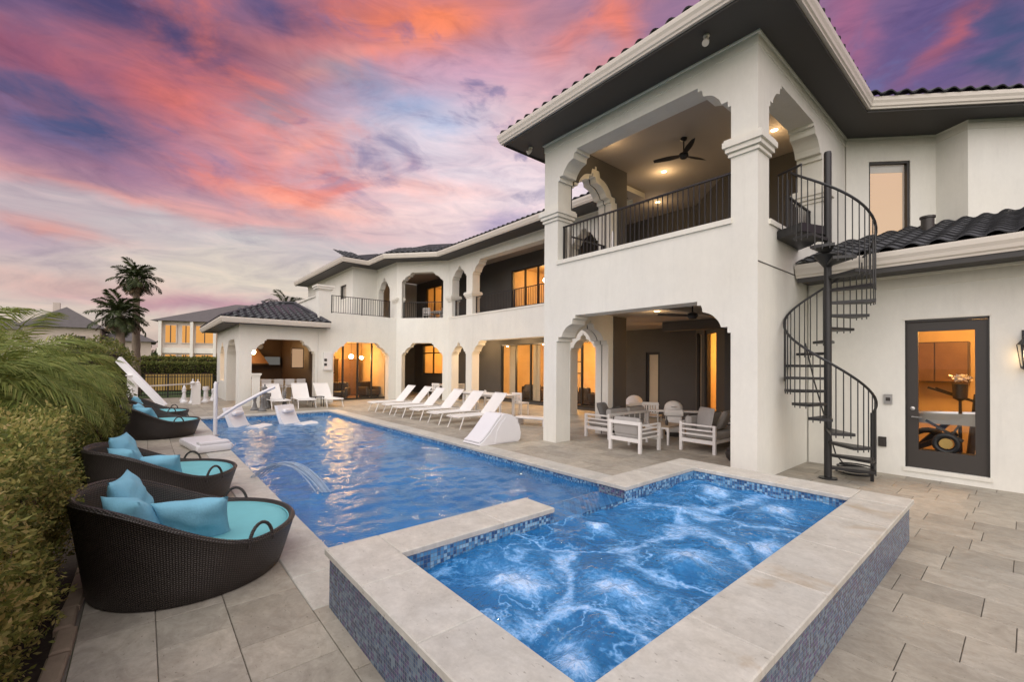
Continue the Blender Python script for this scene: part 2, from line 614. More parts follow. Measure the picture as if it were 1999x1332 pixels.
def glassy(name, tint=(0.93, 0.95, 0.95), rough=0.01, ior=1.45):
    mm = bpy.data.materials.new(name)
    mm.use_nodes = True
    t = NT(mm.node_tree)
    mm.node_tree.nodes.clear()
    tr = t.new('ShaderNodeBsdfTransparent')
    tr.inputs[0].default_value = (*tint, 1)
    gl = t.new('ShaderNodeBsdfGlossy')
    gl.inputs['Roughness'].default_value = rough
    gm = t.new('ShaderNodeNewGeometry')
    cs = t.math('ABSOLUTE', t.vmath('DOT_PRODUCT', gm.outputs['Incoming'], gm.outputs['Normal']))
    f0 = ((ior - 1) / (ior + 1)) ** 2
    fr = t.math('MULTIPLY_ADD', t.math('POWER', t.math('SUBTRACT', 1.0, cs, clamp=True), 5.0), 1 - f0, f0 * 1.6, clamp=True)
    mx = t.new('ShaderNodeMixShader')
    t.put(mx.inputs[0], fr)
    t.l.new(tr.outputs[0], mx.inputs[1])
    t.l.new(gl.outputs[0], mx.inputs[2])
    o = t.new('ShaderNodeOutputMaterial')
    t.l.new(mx.outputs[0], o.inputs[0])
    return mm


def leafmat(name, stops, trans=0.25, rough=0.55):
    mm, t, b = mat(name)
    isl = t.new('ShaderNodeNewGeometry').outputs['Random Per Island']
    rid = t.new('ShaderNodeObjectInfo').outputs['Random']
    big = t.noise(world_co(t), 1.6, 4.0, 0.6)
    f = t.math('ADD', t.math('MULTIPLY', isl, 0.62), t.math('ADD', t.math('MULTIPLY', big, 0.5), t.math('MULTIPLY_ADD', rid, 0.16, -0.15)), clamp=True)
    c = t.ramp(f, stops)
    t.put(b.inputs['Base Color'], c)
    b.inputs['Roughness'].default_value = rough
    b.inputs['Specular IOR Level'].default_value = 0.3
    out = mm.node_tree.nodes['Material Output']
    tl = t.new('ShaderNodeBsdfTranslucent')
    t.put(tl.inputs[0], c)
    mx = t.new('ShaderNodeMixShader')
    mx.inputs[0].default_value = trans
    t.l.new(b.outputs[0], mx.inputs[1])
    t.l.new(tl.outputs[0], mx.inputs[2])
    t.l.new(mx.outputs[0], out.inputs[0])
    return mm


M_STUC = stucco('stucco_white', (0.765, 0.76, 0.69))
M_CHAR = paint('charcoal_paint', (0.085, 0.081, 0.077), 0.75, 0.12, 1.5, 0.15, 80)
M_SOFF = paint('soffit_charcoal', (0.050, 0.048, 0.046), 0.6, 0.08, 1.2)
M_CEIL = paint('ceiling_shaded_white', (0.42, 0.375, 0.32), 0.8, 0.05, 1.0)  # white ceiling; its shade is put into this taupe base colour
M_GUT = paint('gutter_cream', (0.66, 0.615, 0.54), 0.4, 0.05, 1.5)
M_TRIM = stucco('trim_cream', (0.765, 0.75, 0.67))
M_TILE = paint('slate_tile', (0.034, 0.035, 0.040), 0.42, 0.35, 9.0, 0.25, 45, rnd=0.35)
M_FRAME = paint('bronze_frame', (0.022, 0.020, 0.018), 0.4, 0.1, 3.0)
M_DOORG = paint('door_grey', (0.038, 0.033, 0.029), 0.45, 0.08, 3.0)
M_IRON = paint('black_iron', (0.017, 0.017, 0.018), 0.42, 0.15, 8.0, 0.1, 90)
M_PAVE = travertine('paver_travertine', (0.285, 0.252, 0.20), (0.43, 0.39, 0.32), 0.6, 0.17)
M_JOINT = paint('joint_sand', (0.17, 0.15, 0.125), 0.9, 0.3, 12.0)
M_COPE = travertine('coping_travertine', (0.45, 0.43, 0.375), (0.56, 0.54, 0.485), 0.5, 0.05)
M_COPS = travertine('coping_travertine_stained', (0.45, 0.43, 0.375), (0.56, 0.54, 0.485), 0.5, 0.05, 0.75)
M_MOS = mosaic('mosaic_slate_blue', [(0.05, 0.085, 0.16), (0.085, 0.135, 0.235), (0.12, 0.185, 0.26), (0.10, 0.08, 0.19), (0.045, 0.065, 0.125), (0.17, 0.24, 0.31)])
M_MOSB = mosaic('mosaic_pool_blue', [(0.05, 0.16, 0.34), (0.09, 0.27, 0.50), (0.16, 0.38, 0.60), (0.04, 0.11, 0.26), (0.30, 0.52, 0.70)], 0.03)
M_POOLB = paint('pool_plaster_blue', (0.13, 0.47, 0.88), 0.6, 0.1, 2.0)
M_WHITEP = paint('white_powder_coat', (0.78, 0.76, 0.73), 0.38, 0.04, 4.0)
M_SLING = paint('white_sling', (0.76, 0.74, 0.71), 0.7, 0.05, 5.0, 0.2, 160)
M_PLAST = paint('white_resin', (0.76, 0.75, 0.76), 0.35, 0.04, 2.0)
M_GREYC = paint('grey_cushion', (0.36, 0.345, 0.325), 0.85, 0.12, 6.0, 0.3, 120)
M_DGREY = paint('dark_grey_cushion', (0.16, 0.158, 0.155), 0.85, 0.12, 6.0, 0.3, 120)
M_WOOD = paint('brown_wood', (0.14, 0.075, 0.035), 0.5, 0.35, 4.0)
M_DWOOD = paint('dark_wood', (0.045, 0.027, 0.016), 0.5, 0.3, 3.0)
M_WARM = paint('warm_interior_paint', (0.62, 0.49, 0.31), 0.8, 0.32, 1.1)
M_CURT = paint('sheer_curtain', (0.62, 0.52, 0.38), 0.9, 0.1, 3.0)
M_GLASS = glassy('window_glass', ior=1.45)
M_CYAN = paint('turquoise_canvas', (0.17, 0.50, 0.55), 0.8, 0.10, 5.0, 0.35, 140)
M_PIL = paint('blue_pillow_canvas', (0.20, 0.48, 0.63), 0.8, 0.22, 5.0, 0.35, 60)
M_BLACK = paint('black_rubber', (0.02, 0.02, 0.02), 0.5, 0.1, 5.0)
M_STONE = paint('edging_stone', (0.30, 0.24, 0.17), 0.85, 0.3, 9.0, 0.5, 25)
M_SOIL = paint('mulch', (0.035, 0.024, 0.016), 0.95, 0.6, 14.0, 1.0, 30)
M_GRASS = paint('lawn', (0.05, 0.085, 0.022), 0.9, 0.4, 5.0, 0.6, 40)
M_BARK = paint('palm_bark', (0.25, 0.20, 0.15), 0.9, 0.35, 9.0, 0.8, 18)
M_TWIG = paint('twig', (0.16, 0.11, 0.06), 0.85, 0.3, 9.0)
M_BLIND = paint('ivory_blind', (0.62, 0.54, 0.42), 0.7, 0.05, 2.0)
M_STEEL = paint('brushed_metal', (0.55, 0.54, 0.52), 0.3, 0.08, 6.0, metal=0.9)
M_ROOF = paint('roof_underlay', (0.030, 0.031, 0.035), 0.85, 0.4, 9.0, 0.6, 14)
M_NROOF = paint('grey_shingle', (0.11, 0.10, 0.098), 0.85, 0.2, 2.5, 0.4, 12)
M_NWALL = stucco('neighbour_stucco', (0.62, 0.55, 0.47))
M_LITW = emit('lit_window', (1.0, 0.46, 0.12), 0.72)
M_LAMP = emit('lamp_glow', (1.0, 0.66, 0.33), 14.0)
M_LAMPW = emit('pendant_glow', (1.0, 0.70, 0.38), 48.0)
M_FENCEG = emit('slat_glow', (1.0, 0.62, 0.20), 0.28)  # glow put into the screen slats, which are no lamp
M_HEDGE = leafmat('hedge_leaf', [(0.0, (0.05, 0.07, 0.018)), (0.34, (0.21, 0.24, 0.06)), (0.62, (0.44, 0.40, 0.13)), (0.86, (0.68, 0.51, 0.25)), (1.0, (0.70, 0.35, 0.15))], 0.48)
M_BUSH = leafmat('bush_leaf', [(0.0, (0.045, 0.065, 0.016)), (0.5, (0.13, 0.16, 0.037)), (1.0, (0.33, 0.29, 0.085))], 0.35)
M_FROND = leafmat('palm_leaflet', [(0.0, (0.09, 0.125, 0.03)), (0.4, (0.22, 0.28, 0.07)), (0.7, (0.34, 0.37, 0.10)), (1.0, (0.56, 0.47, 0.19))], 0.4)
M_DEADF = leafmat('dry_frond', [(0.0, (0.045, 0.032, 0.018)), (1.0, (0.17, 0.12, 0.06))])
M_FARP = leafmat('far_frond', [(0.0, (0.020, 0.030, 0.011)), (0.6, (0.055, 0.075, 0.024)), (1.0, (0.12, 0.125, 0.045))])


def wicker(name):
    mm, t, b = mat(name)
    s = t.sep(obj_co(t))
    ang = t.math('MULTIPLY', t.math('ARCTAN2', s[1], s[0]), 130.0)
    zz = t.math('MULTIPLY', s[2], 380.0)
    w1 = t.math('SINE', ang)
    w2 = t.math('SINE', t.math('ADD', zz, t.math('MULTIPLY', t.math('SIGN', w1), PI / 2)))
    h = t.math('MULTIPLY', t.math('ABSOLUTE', w1), t.math('MULTIPLY_ADD', w2, 0.5, 0.5))
    n = t.noise(world_co(t), 6.0, 5.0, 0.6)
    c = t.mix(h, (0.014, 0.011, 0.010), (0.078, 0.064, 0.054))
    t.put(b.inputs['Base Color'], t.vmath('SCALE', c, t.math('MULTIPLY_ADD', n, 0.8, 0.6)))
    b.inputs['Roughness'].default_value = 0.42
    t.put(b.inputs['Normal'], t.bump(h, 0.8, 0.006))
    return mm


M_WICK = wicker('dark_wicker')


def water(name, tint, ripple, foam=None, rscale=6.0, body=None, bodyf=0.0):
    mm = bpy.data.materials.new(name)
    mm.use_nodes = True
    t = NT(mm.node_tree)
    mm.node_tree.nodes.clear()
    co = world_co(t)
    n1 = t.noise(t.vmath('MULTIPLY', co, (1.0, 1.25, 1.0)), rscale, 3.0, 0.5, 0.5)
    n2 = t.noise(co, rscale * 0.35, 2.0, 0.5, 0.3)
    n3 = t.noise(t.vmath('MULTIPLY', co, (1.2, 1.0, 1.0)), rscale * 2.6, 3.0, 0.55, 0.4)
    bp = t.bump(t.math('ADD', t.math('ADD', n1, t.math('MULTIPLY', n2, 1.6)), t.math('MULTIPLY', n3, 0.75)), ripple, 0.06)
    tr = t.new('ShaderNodeBsdfTransparent')
    tr.inputs[0].default_value = (*tint, 1)
    gl = t.new('ShaderNodeBsdfGlossy')
    gl.inputs['Roughness'].default_value = 0.03
    gl.inputs[0].default_value = (0.82, 0.93, 1.0, 1)
    t.put(gl.inputs['Normal'], bp)
    fr = t.new('ShaderNodeFresnel')
    fr.inputs[0].default_value = 1.45
    t.put(fr.inputs['Normal'], bp)
    mx = t.new('ShaderNodeMixShader')
    t.l.new(fr.outputs[0], mx.inputs[0])
    t.l.new(tr.outputs[0], mx.inputs[1])
    t.l.new(gl.outputs[0], mx.inputs[2])
    res = mx.outputs[0]
    if body:
        bd = t.new('ShaderNodeBsdfDiffuse')
        bd.inputs[0].default_value = (*body, 1)
        t.put(bd.inputs['Normal'], bp)
        m0 = t.new('ShaderNodeMixShader')
        t.put(m0.inputs[0], t.maprange(t.noise(t.vmath('MULTIPLY', co, (0.6, 1.0, 1.0)), 0.9, 4.0, 0.6, 0.6), 0.3, 0.7, bodyf - 0.25, bodyf + 0.2))
        t.l.new(tr.outputs[0], m0.inputs[1])
        t.l.new(bd.outputs[0], m0.inputs[2])
        t.l.new(m0.outputs[0], mx.inputs[1])
    if foam:
        f = foam(t, co)
        df = t.new('ShaderNodeBsdfDiffuse')
        t.put(df.inputs['Normal'], bp)
        t.put(df.inputs[0], t.ramp(f, [(0.0, (0.013, 0.175, 0.49)), (0.2, (0.035, 0.245, 0.58)), (0.5, (0.19, 0.44, 0.80)), (0.8, (0.40, 0.62, 0.95)), (1.0, (0.58, 0.75, 0.99))]))
        m2 = t.new('ShaderNodeMixShader')
        t.put(m2.inputs[0], t.maprange(f, 0.0, 0.5, 0.62, 0.97))
        t.l.new(tr.outputs[0], m2.inputs[1])
        t.l.new(df.outputs[0], m2.inputs[2])
        t.l.new(m2.outputs[0], mx.inputs[1])
    o = t.new('ShaderNodeOutputMaterial')
    t.l.new(res, o.inputs[0])
    return mm


JETS = [(2.42, -2.02, 0.33), (1.78, -2.49, 0.36), (1.76, -3.36, 0.38), (1.76, -5.20, 0.36), (2.49, -5.42, 0.30), (1.44, -4.05, 0.30), (2.62, -3.4, 0.22), (1.52, -1.75, 0.22)]


def spa_foam(t, co):
    s = t.sep(co)
    p = t.comb(s[0], s[1], 0.0)
    wx = t.noise(p, 1.7, 5.0, 0.62)
    wy = t.noise(t.vmath('ADD', p, (5.2, 1.3, 0.0)), 1.7, 5.0, 0.62)
    pw = t.vmath('ADD', p, t.comb(t.math('MULTIPLY_ADD', wx, 1.1, -0.55), t.math('MULTIPLY_ADD', wy, 1.1, -0.55), 0.0))
    fine = t.noise(p, 30.0, 5.0, 0.75, 0.6)
    fil = t.noise(t.vmath('MULTIPLY', pw, (1.0, 2.0, 1.0)), 7.0, 6.0, 0.7, 1.5)

    def web(scale, lo, hi, sharp, zoff):
        vo = t.new('ShaderNodeTexVoronoi', feature='DISTANCE_TO_EDGE')
        t.put(vo.inputs['Vector'], t.vmath('ADD', pw, (zoff, 0.0, zoff)))
        vo.inputs['Scale'].default_value = scale
        width = t.maprange(t.noise(t.vmath('ADD', p, (zoff, 2.0, 0.0)), 1.3, 4.0, 0.6), 0.32, 0.68, lo, hi)
        w = t.math('SUBTRACT', 1.0, t.math('DIVIDE', vo.outputs['Distance'], width), clamp=True)
        return t.math('POWER', w, sharp)
    w1 = t.math('MULTIPLY', web(1.9, 0.02, 0.13, 1.3, 0.0), t.math('MULTIPLY_ADD', fil, 1.5, 0.05))
    w2 = t.math('MULTIPLY', web(2.6, 0.04, 0.20, 1.4, 3.0), t.math('MULTIPLY', t.math('MULTIPLY_ADD', fil, 1.3, 0.0), t.maprange(t.noise(pw, 1.2, 3.0), 0.34, 0.58, 0.05, 0.9)))
    w3 = t.math('MULTIPLY', t.maprange(t.noise(t.vmath('MULTIPLY', pw, (1.0, 1.9, 1.0)), 15.0, 6.0, 0.72, 1.2), 0.50, 0.74), t.maprange(t.noise(pw, 1.6, 4.0), 0.36, 0.62, 0.06, 0.66))
    # surface currents of neighbouring jets meet in ribbons of foam: nearest minus second nearest jet
    qx, qy = t.sep(pw)[0], t.sep(pw)[1]
    px_ = t.math('MULTIPLY_ADD', t.math('SUBTRACT', qx, s[0]), 0.75, s[0])
    py_ = t.math('MULTIPLY_ADD', t.math('SUBTRACT', qy, s[1]), 0.75, s[1])
    d1, d2 = None, None
    for (jx, jy, r) in JETS:
        ex, ey = t.math('SUBTRACT', px_, jx), t.math('SUBTRACT', py_, jy)
        dd = t.math('SQRT', t.math('ADD', t.math('MULTIPLY', ex, ex), t.math('MULTIPLY', ey, ey)))
        if d1 is None:
            d1, d2 = dd, t.math('ADD', dd, 9.0)
        else:
            d2 = t.math('MINIMUM', d2, t.math('MAXIMUM', d1, dd))
            d1 = t.math('MINIMUM', d1, dd)
    gapw = t.maprange(t.noise(p, 1.6, 4.0, 0.6), 0.33, 0.68, 0.07, 0.33)
    rib = t.math('SUBTRACT', 1.0, t.math('DIVIDE', t.math('SUBTRACT', d2, d1), gapw), clamp=True)
    rib = t.math('MULTIPLY', t.math('POWER', rib, 1.0), t.math('MULTIPLY_ADD', fil, 1.45, 0.02))
    tot = t.math('MAXIMUM', t.math('MAXIMUM', rib, t.math('MULTIPLY', w1, 0.4)), t.math('MAXIMUM', w2, w3))
    for (jx, jy, r) in JETS:
        dx = t.math('SUBTRACT', t.math('MULTIPLY_ADD', t.math('SUBTRACT', t.sep(pw)[0], s[0]), 0.72, s[0]), jx)
        dy = t.math('SUBTRACT', t.math('MULTIPLY_ADD', t.math('SUBTRACT', t.sep(pw)[1], s[1]), 0.72, s[1]), jy)
        rr = t.math('MULTIPLY', t.math('SQRT', t.math('ADD', t.math('MULTIPLY', dx, dx), t.math('MULTIPLY', dy, dy))), 1.0 / r)
        ang = t.math('ARCTAN2', dy, dx)
        ray_ = t.noise(t.comb(t.math('MULTIPLY', t.math('COSINE', ang), 3.2), t.math('MULTIPLY', t.math('SINE', ang), 3.2), t.math('MULTIPLY', rr, 0.9)), 2.4, 5.0, 0.7, 0.4)
        g = t.math('EXPONENT', t.math('MULTIPLY', t.math('MULTIPLY', rr, rr), -2.3))
        froth = t.math('MULTIPLY', g, t.math('MULTIPLY_ADD', t.math('MULTIPLY', ray_, fil), 3.2, t.math('MULTIPLY', t.math('MULTIPLY', g, g), 0.25)))
        tot = t.math('MAXIMUM', tot, froth)
    tot = t.math('MULTIPLY', tot, t.math('MULTIPLY_ADD', fine, 1.7, 0.12), clamp=True)
    haze = t.maprange(t.noise(pw, 1.5, 5.0, 0.62), 0.38, 0.78, 0.02, 0.26)
    return t.math('MAXIMUM', t.math('MULTIPLY', tot, 0.92), haze, clamp=True)


M_WATER = water('pool_water_clear', (0.80, 0.93, 0.985), 0.16, None, 7.0, (0.03, 0.21, 0.53), 0.64)
M_SPAW = water('spa_water_bubbling', (0.60, 0.82, 0.97), 0.5, spa_foam, 8.0)
M_JET = water('falling_water', (0.9, 0.95, 1.0), 0.4, None, 20.0, (0.60, 0.74, 0.92), 0.55)

# ================================================================== GROUND, POOL, SPA
g = MB()
# lawn with a hole for the paved court and the pool
def ring_rect(o, i, z):
    (X0, X1, Y0, Y1), (x0, x1, y0, y1) = o, i
    vs = [(X0, Y0, z), (X1, Y0, z), (X1, Y1, z), (X0, Y1, z), (x0, y0, z), (x1, y0, z), (x1, y1, z), (x0, y1, z)]
    return vs, [(0, 1, 5, 4), (1, 2, 6, 5), (2, 3, 7, 6), (3, 0, 4, 7)]
CX0, CX1, CY0, CY1 = -6.0, 29.0, -14.0, 0.32            # the paved court
PX0, PX1, PY0, PY1 = 3.42, 17.85, -5.62, -1.42          # the water of the pool
g.add(*ring_rect((-1500, 1500, -1500, 1500), (CX0, CX1, CY0, CY1), -0.03))
struct(g.build('lawn', M_GRASS))
g = MB().add(*ring_rect((CX0, CX1, CY0, CY1), (PX0 - .02, PX1 + .02, PY0 - .02, PY1 + .02), -0.014))
struct(g.build('mortar_bed', M_JOINT))
g = MB().box(-4, 40, 0.36, 9.0, -0.2, -0.022)
struct(g.build('planting_bed', M_SOIL))

# pavers: rows run along X, joints staggered; the 300 largest in view are single objects
def proj(x, y, z):
    v = Vector((x, y, z - 1.84))
    w = v.dot(cf)
    if w < 0.3:
        return None
    return (1000 + 852.9 * v.dot(cr) / w, 703.8 - 852.9 * v.dot(cu) / w, w)

rows = [(0.32, -0.09), (-0.09, -0.50), (-0.50, -0.99)]
y = -0.99
for k in range(12):
    rows.append((y, y - 0.42)); y -= 0.42
while y > CY0:
    rows.append((y, max(y - 0.41, CY0))); y -= 0.41
pav = []
for ri, (ya, yb) in enumerate(rows):
    ym = (ya + yb) / 2
    x = CX0 - random.random() * 0.6
    while x < CX1:
        L = random.choice((0.61, 0.61, 0.41, 0.41, 0.51))
        x0, x1 = max(x, CX0), min(x + L, CX1)
        x += L
        segs = [(x0, x1)]
        if -6.03 < ym < -0.99:                       # pool (with its coping) and spa are cut out
            new = []
            for a, b in segs:
                for lo, hi in ((-1e3, 1.0 if (-6.0 < ym < -1.3) else 3.46), (18.26, 1e3)):
                    c, d2 = max(a, lo), min(b, hi)
                    if d2 - c > 0.03:
                        new.append((c, d2))
            segs = new
        for a, b in segs:
            if b - a > 0.03:
                pav.append((a, b, ya, yb))
def vis(p):
    q = proj((p[0] + p[1]) / 2, (p[2] + p[3]) / 2, 0)
    if q is None or not (-40 < q[0] < 2040 and 700 < q[1] < 1372):
        return 0
    return (p[1] - p[0]) * (p[2] - p[3]) / q[2] ** 3
pav.sort(key=vis, reverse=True)
field = MB().add(*ring_rect((CX0, CX1, CY0, CY1), (PX0 - .02, PX1 + .02, PY0 - .02, PY1 + .02), -0.0135))
pave = struct(field.build('patio', M_JOINT))
shapes = {}
J = 0.0026
for i, (a, b, ya, yb) in enumerate(pav[:300]):
    w, h = b - a, ya - yb
    key = (round(w, 3), round(h, 3))
    if key not in shapes:
        shapes[key] = MB().cbox(-w / 2 + J, w / 2 - J, -h / 2 + J, h / 2 - J, -0.012, 0.0, 0.003).mesh('paver', M_PAVE)
    o = bpy.data.objects.new('paver', shapes[key])
    COL.objects.link(o)
    o.parent = pave
    o.location = ((a + b) / 2, (ya + yb) / 2, random.uniform(-0.0012, 0.0012))
    o.rotation_euler = (random.uniform(-.0012, .0012), random.uniform(-.0012, .0012), 0)
rest = MB()
for (a, b, ya, yb) in pav[300:]:
    rest.cbox(a + J, b - J, yb + J, ya - J, -0.012, random.uniform(-0.0012, 0.0012), 0.003)
struct(rest.build('paver_field', M_PAVE, pave, fix=False), 'stuff')
# edging stones between the deck and the planting bed
edge = MB().box(-4, 29, 0.325, 0.37, -0.05, -0.02)
ed = struct(edge.build('bed_edging', M_JOINT))
x = 1.4
est = [MB().cbox(-.16 + .0, .16 - .0, -.05, .05, -0.04, 0.028, 0.012).mesh('edging_stone', M_STONE) for _ in range(1)]
while x < 14:
    o = bpy.data.objects.new('edging_stone', est[0])
    COL.objects.link(o)
    o.parent = ed
    o.location = (x, 0.385 + random.uniform(-.012, .012), random.uniform(-.008, .008))
    o.rotation_euler = (0, 0, random.uniform(-.05, .05))
    x += 0.335

# pool shell
p = MB()
zb = -1.45
p.add([(PX0, PY0, zb), (PX1, PY0, zb), (PX1, PY1, zb), (PX0, PY1, zb), (PX0, PY0, -0.02), (PX1, PY0, -0.02), (PX1, PY1, -0.02), (PX0, PY1, -0.02)],
      [(0, 1, 2, 3), (0, 4, 5, 1), (1, 5, 6, 2), (2, 6, 7, 3), (3, 7, 4, 0)])
p.box(15.2, PX1 - .01, PY0 + .01, PY1 - .01, zb + .01, -0.40)        # tanning shelf at the far end
pool = struct(p.build('pool_basin', M_POOLB, fix=False))
wl = MB()
t_ = 0.012
wl.box(PX0, PX1, PY0, PY0 + t_, -0.30, -0.035).box(PX0, PX1, PY1 - t_, PY1, -0.30, -0.035).box(PX1 - t_, PX1, PY0 + t_, PY1 - t_, -0.30, -0.035)
wl.build('waterline_tile', M_MOSB, pool)
cs = {}
def coping(a, b, c, d2, z0, z1, parent, mt, name='coping_stone'):
    w, h = b - a, d2 - c
    key = (round(w, 3), round(h, 3), z0, z1, mt.name)
    if key not in cs:
        cs[key] = MB().cbox(-w / 2 + .002, w / 2 - .002, -h / 2 + .002, h / 2 - .002, z0, z1, 0.007).mesh(name, mt)
    o = bpy.data.objects.new(name, cs[key])
    COL.objects.link(o)
    o.parent = parent
    o.location = ((a + b) / 2 - parent.location[0], (c + d2) / 2 - parent.location[1], random.uniform(-.001, .001) - parent.location[2])
    return o
n = 24
for i in range(n):
    a = 3.46 + (18.26 - 3.46) * i / n
    b = 3.46 + (18.26 - 3.46) * (i + 1) / n
    coping(a, b, -1.44, -0.99, -0.05, 0.004, pool, M_COPE)
    coping(a, b, -6.03, -5.59, -0.05, 0.004, pool, M_COPE)
for i in range(7):
    a = -5.59 + (5.59 - 1.44) * i / 7
    coping(17.82, 18.26, a, a + (5.59 - 1.44) / 7, -0.05, 0.004, pool, M_COPE)
# rippled water surface of the pool
wv = MB()
wr_ = random.Random(21)
WAV = []
for _ in range(26):
    th_ = wr_.uniform(0, 2 * PI)
    lam = wr_.uniform(.17, .55)
    WAV.append((math.cos(th_) * 2 * PI / lam, math.sin(th_) * 2 * PI / lam, wr_.uniform(0, 6.3), .0015 * (lam / .40)))
WK = np.array(WAV)
def wz(x, y):
    return wz0(x, y) + float(np.sum(WK[:, 3] * np.sin(WK[:, 0] * x + WK[:, 1] * y + WK[:, 2])))
def wz0(x, y):
    return -0.125 + 0.006 * math.sin(2.1 * x + 1.3 * y) * math.sin(1.7 * y - 0.6 * x) + 0.004 * math.sin(5.2 * x - 2.6 * y + 1.0) + 0.0025 * math.sin(3.1 * x + 6.7 * y)
wv.grid(lambda u, v: (PX0 + .005 + (PX1 - PX0 - .01) * u, PY0 + .013 + (PY1 - PY0 - .026) * v, wz(PX0 + (PX1 - PX0) * u, PY0 + (PY1 - PY0) * v)), 360, 110)
struct(wv.build('pool_water', M_WATER, smooth=True, angle=0, fix=False))

# raised spa
SX0, SX1, SY0, SY1, SZ = 0.80, 3.44, -6.28, -1.06, 0.446
IX0, IX1, IY0, IY1 = 1.24, 3.02, -5.86, -1.44
GY0, GY1 = -4.27, -3.10
spa = thing('hot_tub', 'raised rectangular hot tub with blue mosaic sides and pale stone rim beside the pool', 'hot tub', ((SX0 + SX1) / 2, (SY0 + SY1) / 2, 0))
cth = 0.045
ww = MB()
def shell_wall(mb, x0, x1, y0, y1, z0, z1):
    mb.box(x0, x1, y0, y1, z0, z1)
ov = 0.035
ww.box(SX0 + ov, IX0 - .012, SY0 + ov, SY1 - ov, -0.02, SZ - cth)                              # near right side
ww.box(IX0 - .012, SX1 - .02, SY1 - ov - .36, SY1 - ov, -0.02, SZ - cth)                           # near left end
ww.box(IX0 - .012, SX1 - .02, SY0 + ov, IY0 - .012, -0.02, SZ - cth)                               # far end
ww.box(IX1 + .012, SX1 - .02, IY0 - .012, GY0 - .02, -0.6, SZ - cth)
ww.box(IX1 + .012, SX1 - .02, GY1 + .02, SY1 - ov - .36, -0.6, SZ - cth)
ww.box(IX1 + .012, SX1 - .02, GY0 - .02, GY1 + .02, -0.6, 0.285)                                   # spillway sill
ww.build('mosaic_wall', M_MOS, spa, world=True)
MB().box(IX1 + .013, SX1 - .021, GY0 - .018, GY1 + .018, .285, .2895).box(SX1 - .0195, SX1 - .012, GY0 - .02, GY1 + .02, -.6, .284).build('spillway_tile', M_MOSB, spa, world=True)
li = MB()
li.box(IX0 - .012, IX0, IY0 - .012, IY1 + .012, -0.6, SZ - cth).box(IX0, IX1, IY0 - .012, IY0, -0.6, SZ - cth).box(IX0, IX1, IY1, IY1 + .012, -0.6, SZ - cth)
li.box(IX1, IX1 + .012, IY0 - .012, GY0 - .005, -0.6, SZ - cth).box(IX1, IX1 + .012, GY1 + .005, IY1 + .012, -0.6, SZ - cth).box(IX1, IX1 + .012, GY0 - .005, GY1 + .005, -0.6, 0.29)
li.build('inner_tile', M_MOSB, spa, world=True)
MB().box(IX0, IX1, IY0, IY1, -0.62, -0.45).build('floor', M_POOLB, spa, world=True)
def cop(a, b, c, d2, st=False):
    coping(a, b, c, d2, SZ - cth, SZ, spa, M_COPS if st else M_COPE)
nn = 5
for i in range(nn):
    a = SY0 + .44 + (SY1 - SY0 - .86) * i / nn
    b = SY0 + .44 + (SY1 - SY0 - .86) * (i + 1) / nn
    cop(SX0, IX0 + .01, a, b, True)
cop(SX0, IX0 + .01, SY0, SY0 + .44); cop(SX0, IX0 + .01, SY1 - .42, SY1)
for i in range(3):
    a = IX0 + .01 + (SX1 - IX0 - .01) * i / 3
    b = IX0 + .01 + (SX1 - IX0 - .01) * (i + 1) / 3
    cop(a, b, SY0, SY0 + .44)
    cop(a, b, SY1 - .42, SY1)
cop(IX1 - .01, SX1, IY0 + .02, IY0 + .82); cop(IX1 - .01, SX1, IY0 + .82, GY0)
cop(IX1 - .01, SX1, GY1, GY1 + .64); cop(IX1 - .01, SX1, GY1 + .64, SY1 - .42)
# churning water
sw = MB()
nz = np.random.default_rng(3)
ph = nz.uniform(0, 6.28, (40,)); kx = nz.normal(0, 9, (40,)); ky = nz.normal(0, 9, (40,)); am = 0.022 / (1 + np.hypot(kx, ky) * .25)
def sz(x, y):
    z = float(np.sum(am * np.sin(kx * x + ky * y + ph))) * 0.55
    for (jx, jy, r) in JETS:
        q = ((x - jx) ** 2 + (y - jy) ** 2) / (r * r)
        z += 0.035 * math.exp(-3.0 * q) * (1 + 0.5 * math.sin(31 * x + 17 * y) * math.sin(23 * y - 13 * x))
    return 0.292 + z
sw.grid(lambda u, v: (IX0 + .002 + (IX1 - IX0 - .004) * u, IY0 + .002 + (IY1 - IY0 - .004) * v, sz(IX0 + (IX1 - IX0) * u, IY0 + (IY1 - IY0) * v)), 90, 220)
struct(sw.build('spa_water', M_SPAW, smooth=True, angle=0, fix=False))
# thin sheet of water running over the spillway and down into the pool
sp = MB()
def spf(u, v):
    yy = GY0 - .015 + (GY1 - GY0 + .03) * v
    s = u * 0.85
    if s < 0.44:
        return (IX1 + s, yy, 0.297 + .003 * math.sin(38 * yy + 9 * s))
    k = s - 0.44
    return (IX1 + 0.44 + .012 + 0.10 * math.sqrt(max(k, 0)) * .6, yy, 0.295 - k * 1.05)
sp.grid(spf, 24, 40)
struct(sp.build('spillway_water', M_WATER, smooth=True, angle=0, fix=False))

# ================================================================== HOUSE
HX, HY = 12.0, -12.0
house = thing('house', 'large two storey cream stucco villa with arched loggias and dark tiled roofs', 'house', (HX, HY, 0))
HAUNCH = [(0, 0), (.09, 0), (.09, .17), (.27, .17), (.30, .26), (.35, .36), (.41, .43), (.47, .50), (.54, .56), (.63, .61), (.72, .64), (.81, .67), (.83, .80), (.86, .88), (.97, .88), (.97, 1.0), (1, 1)]


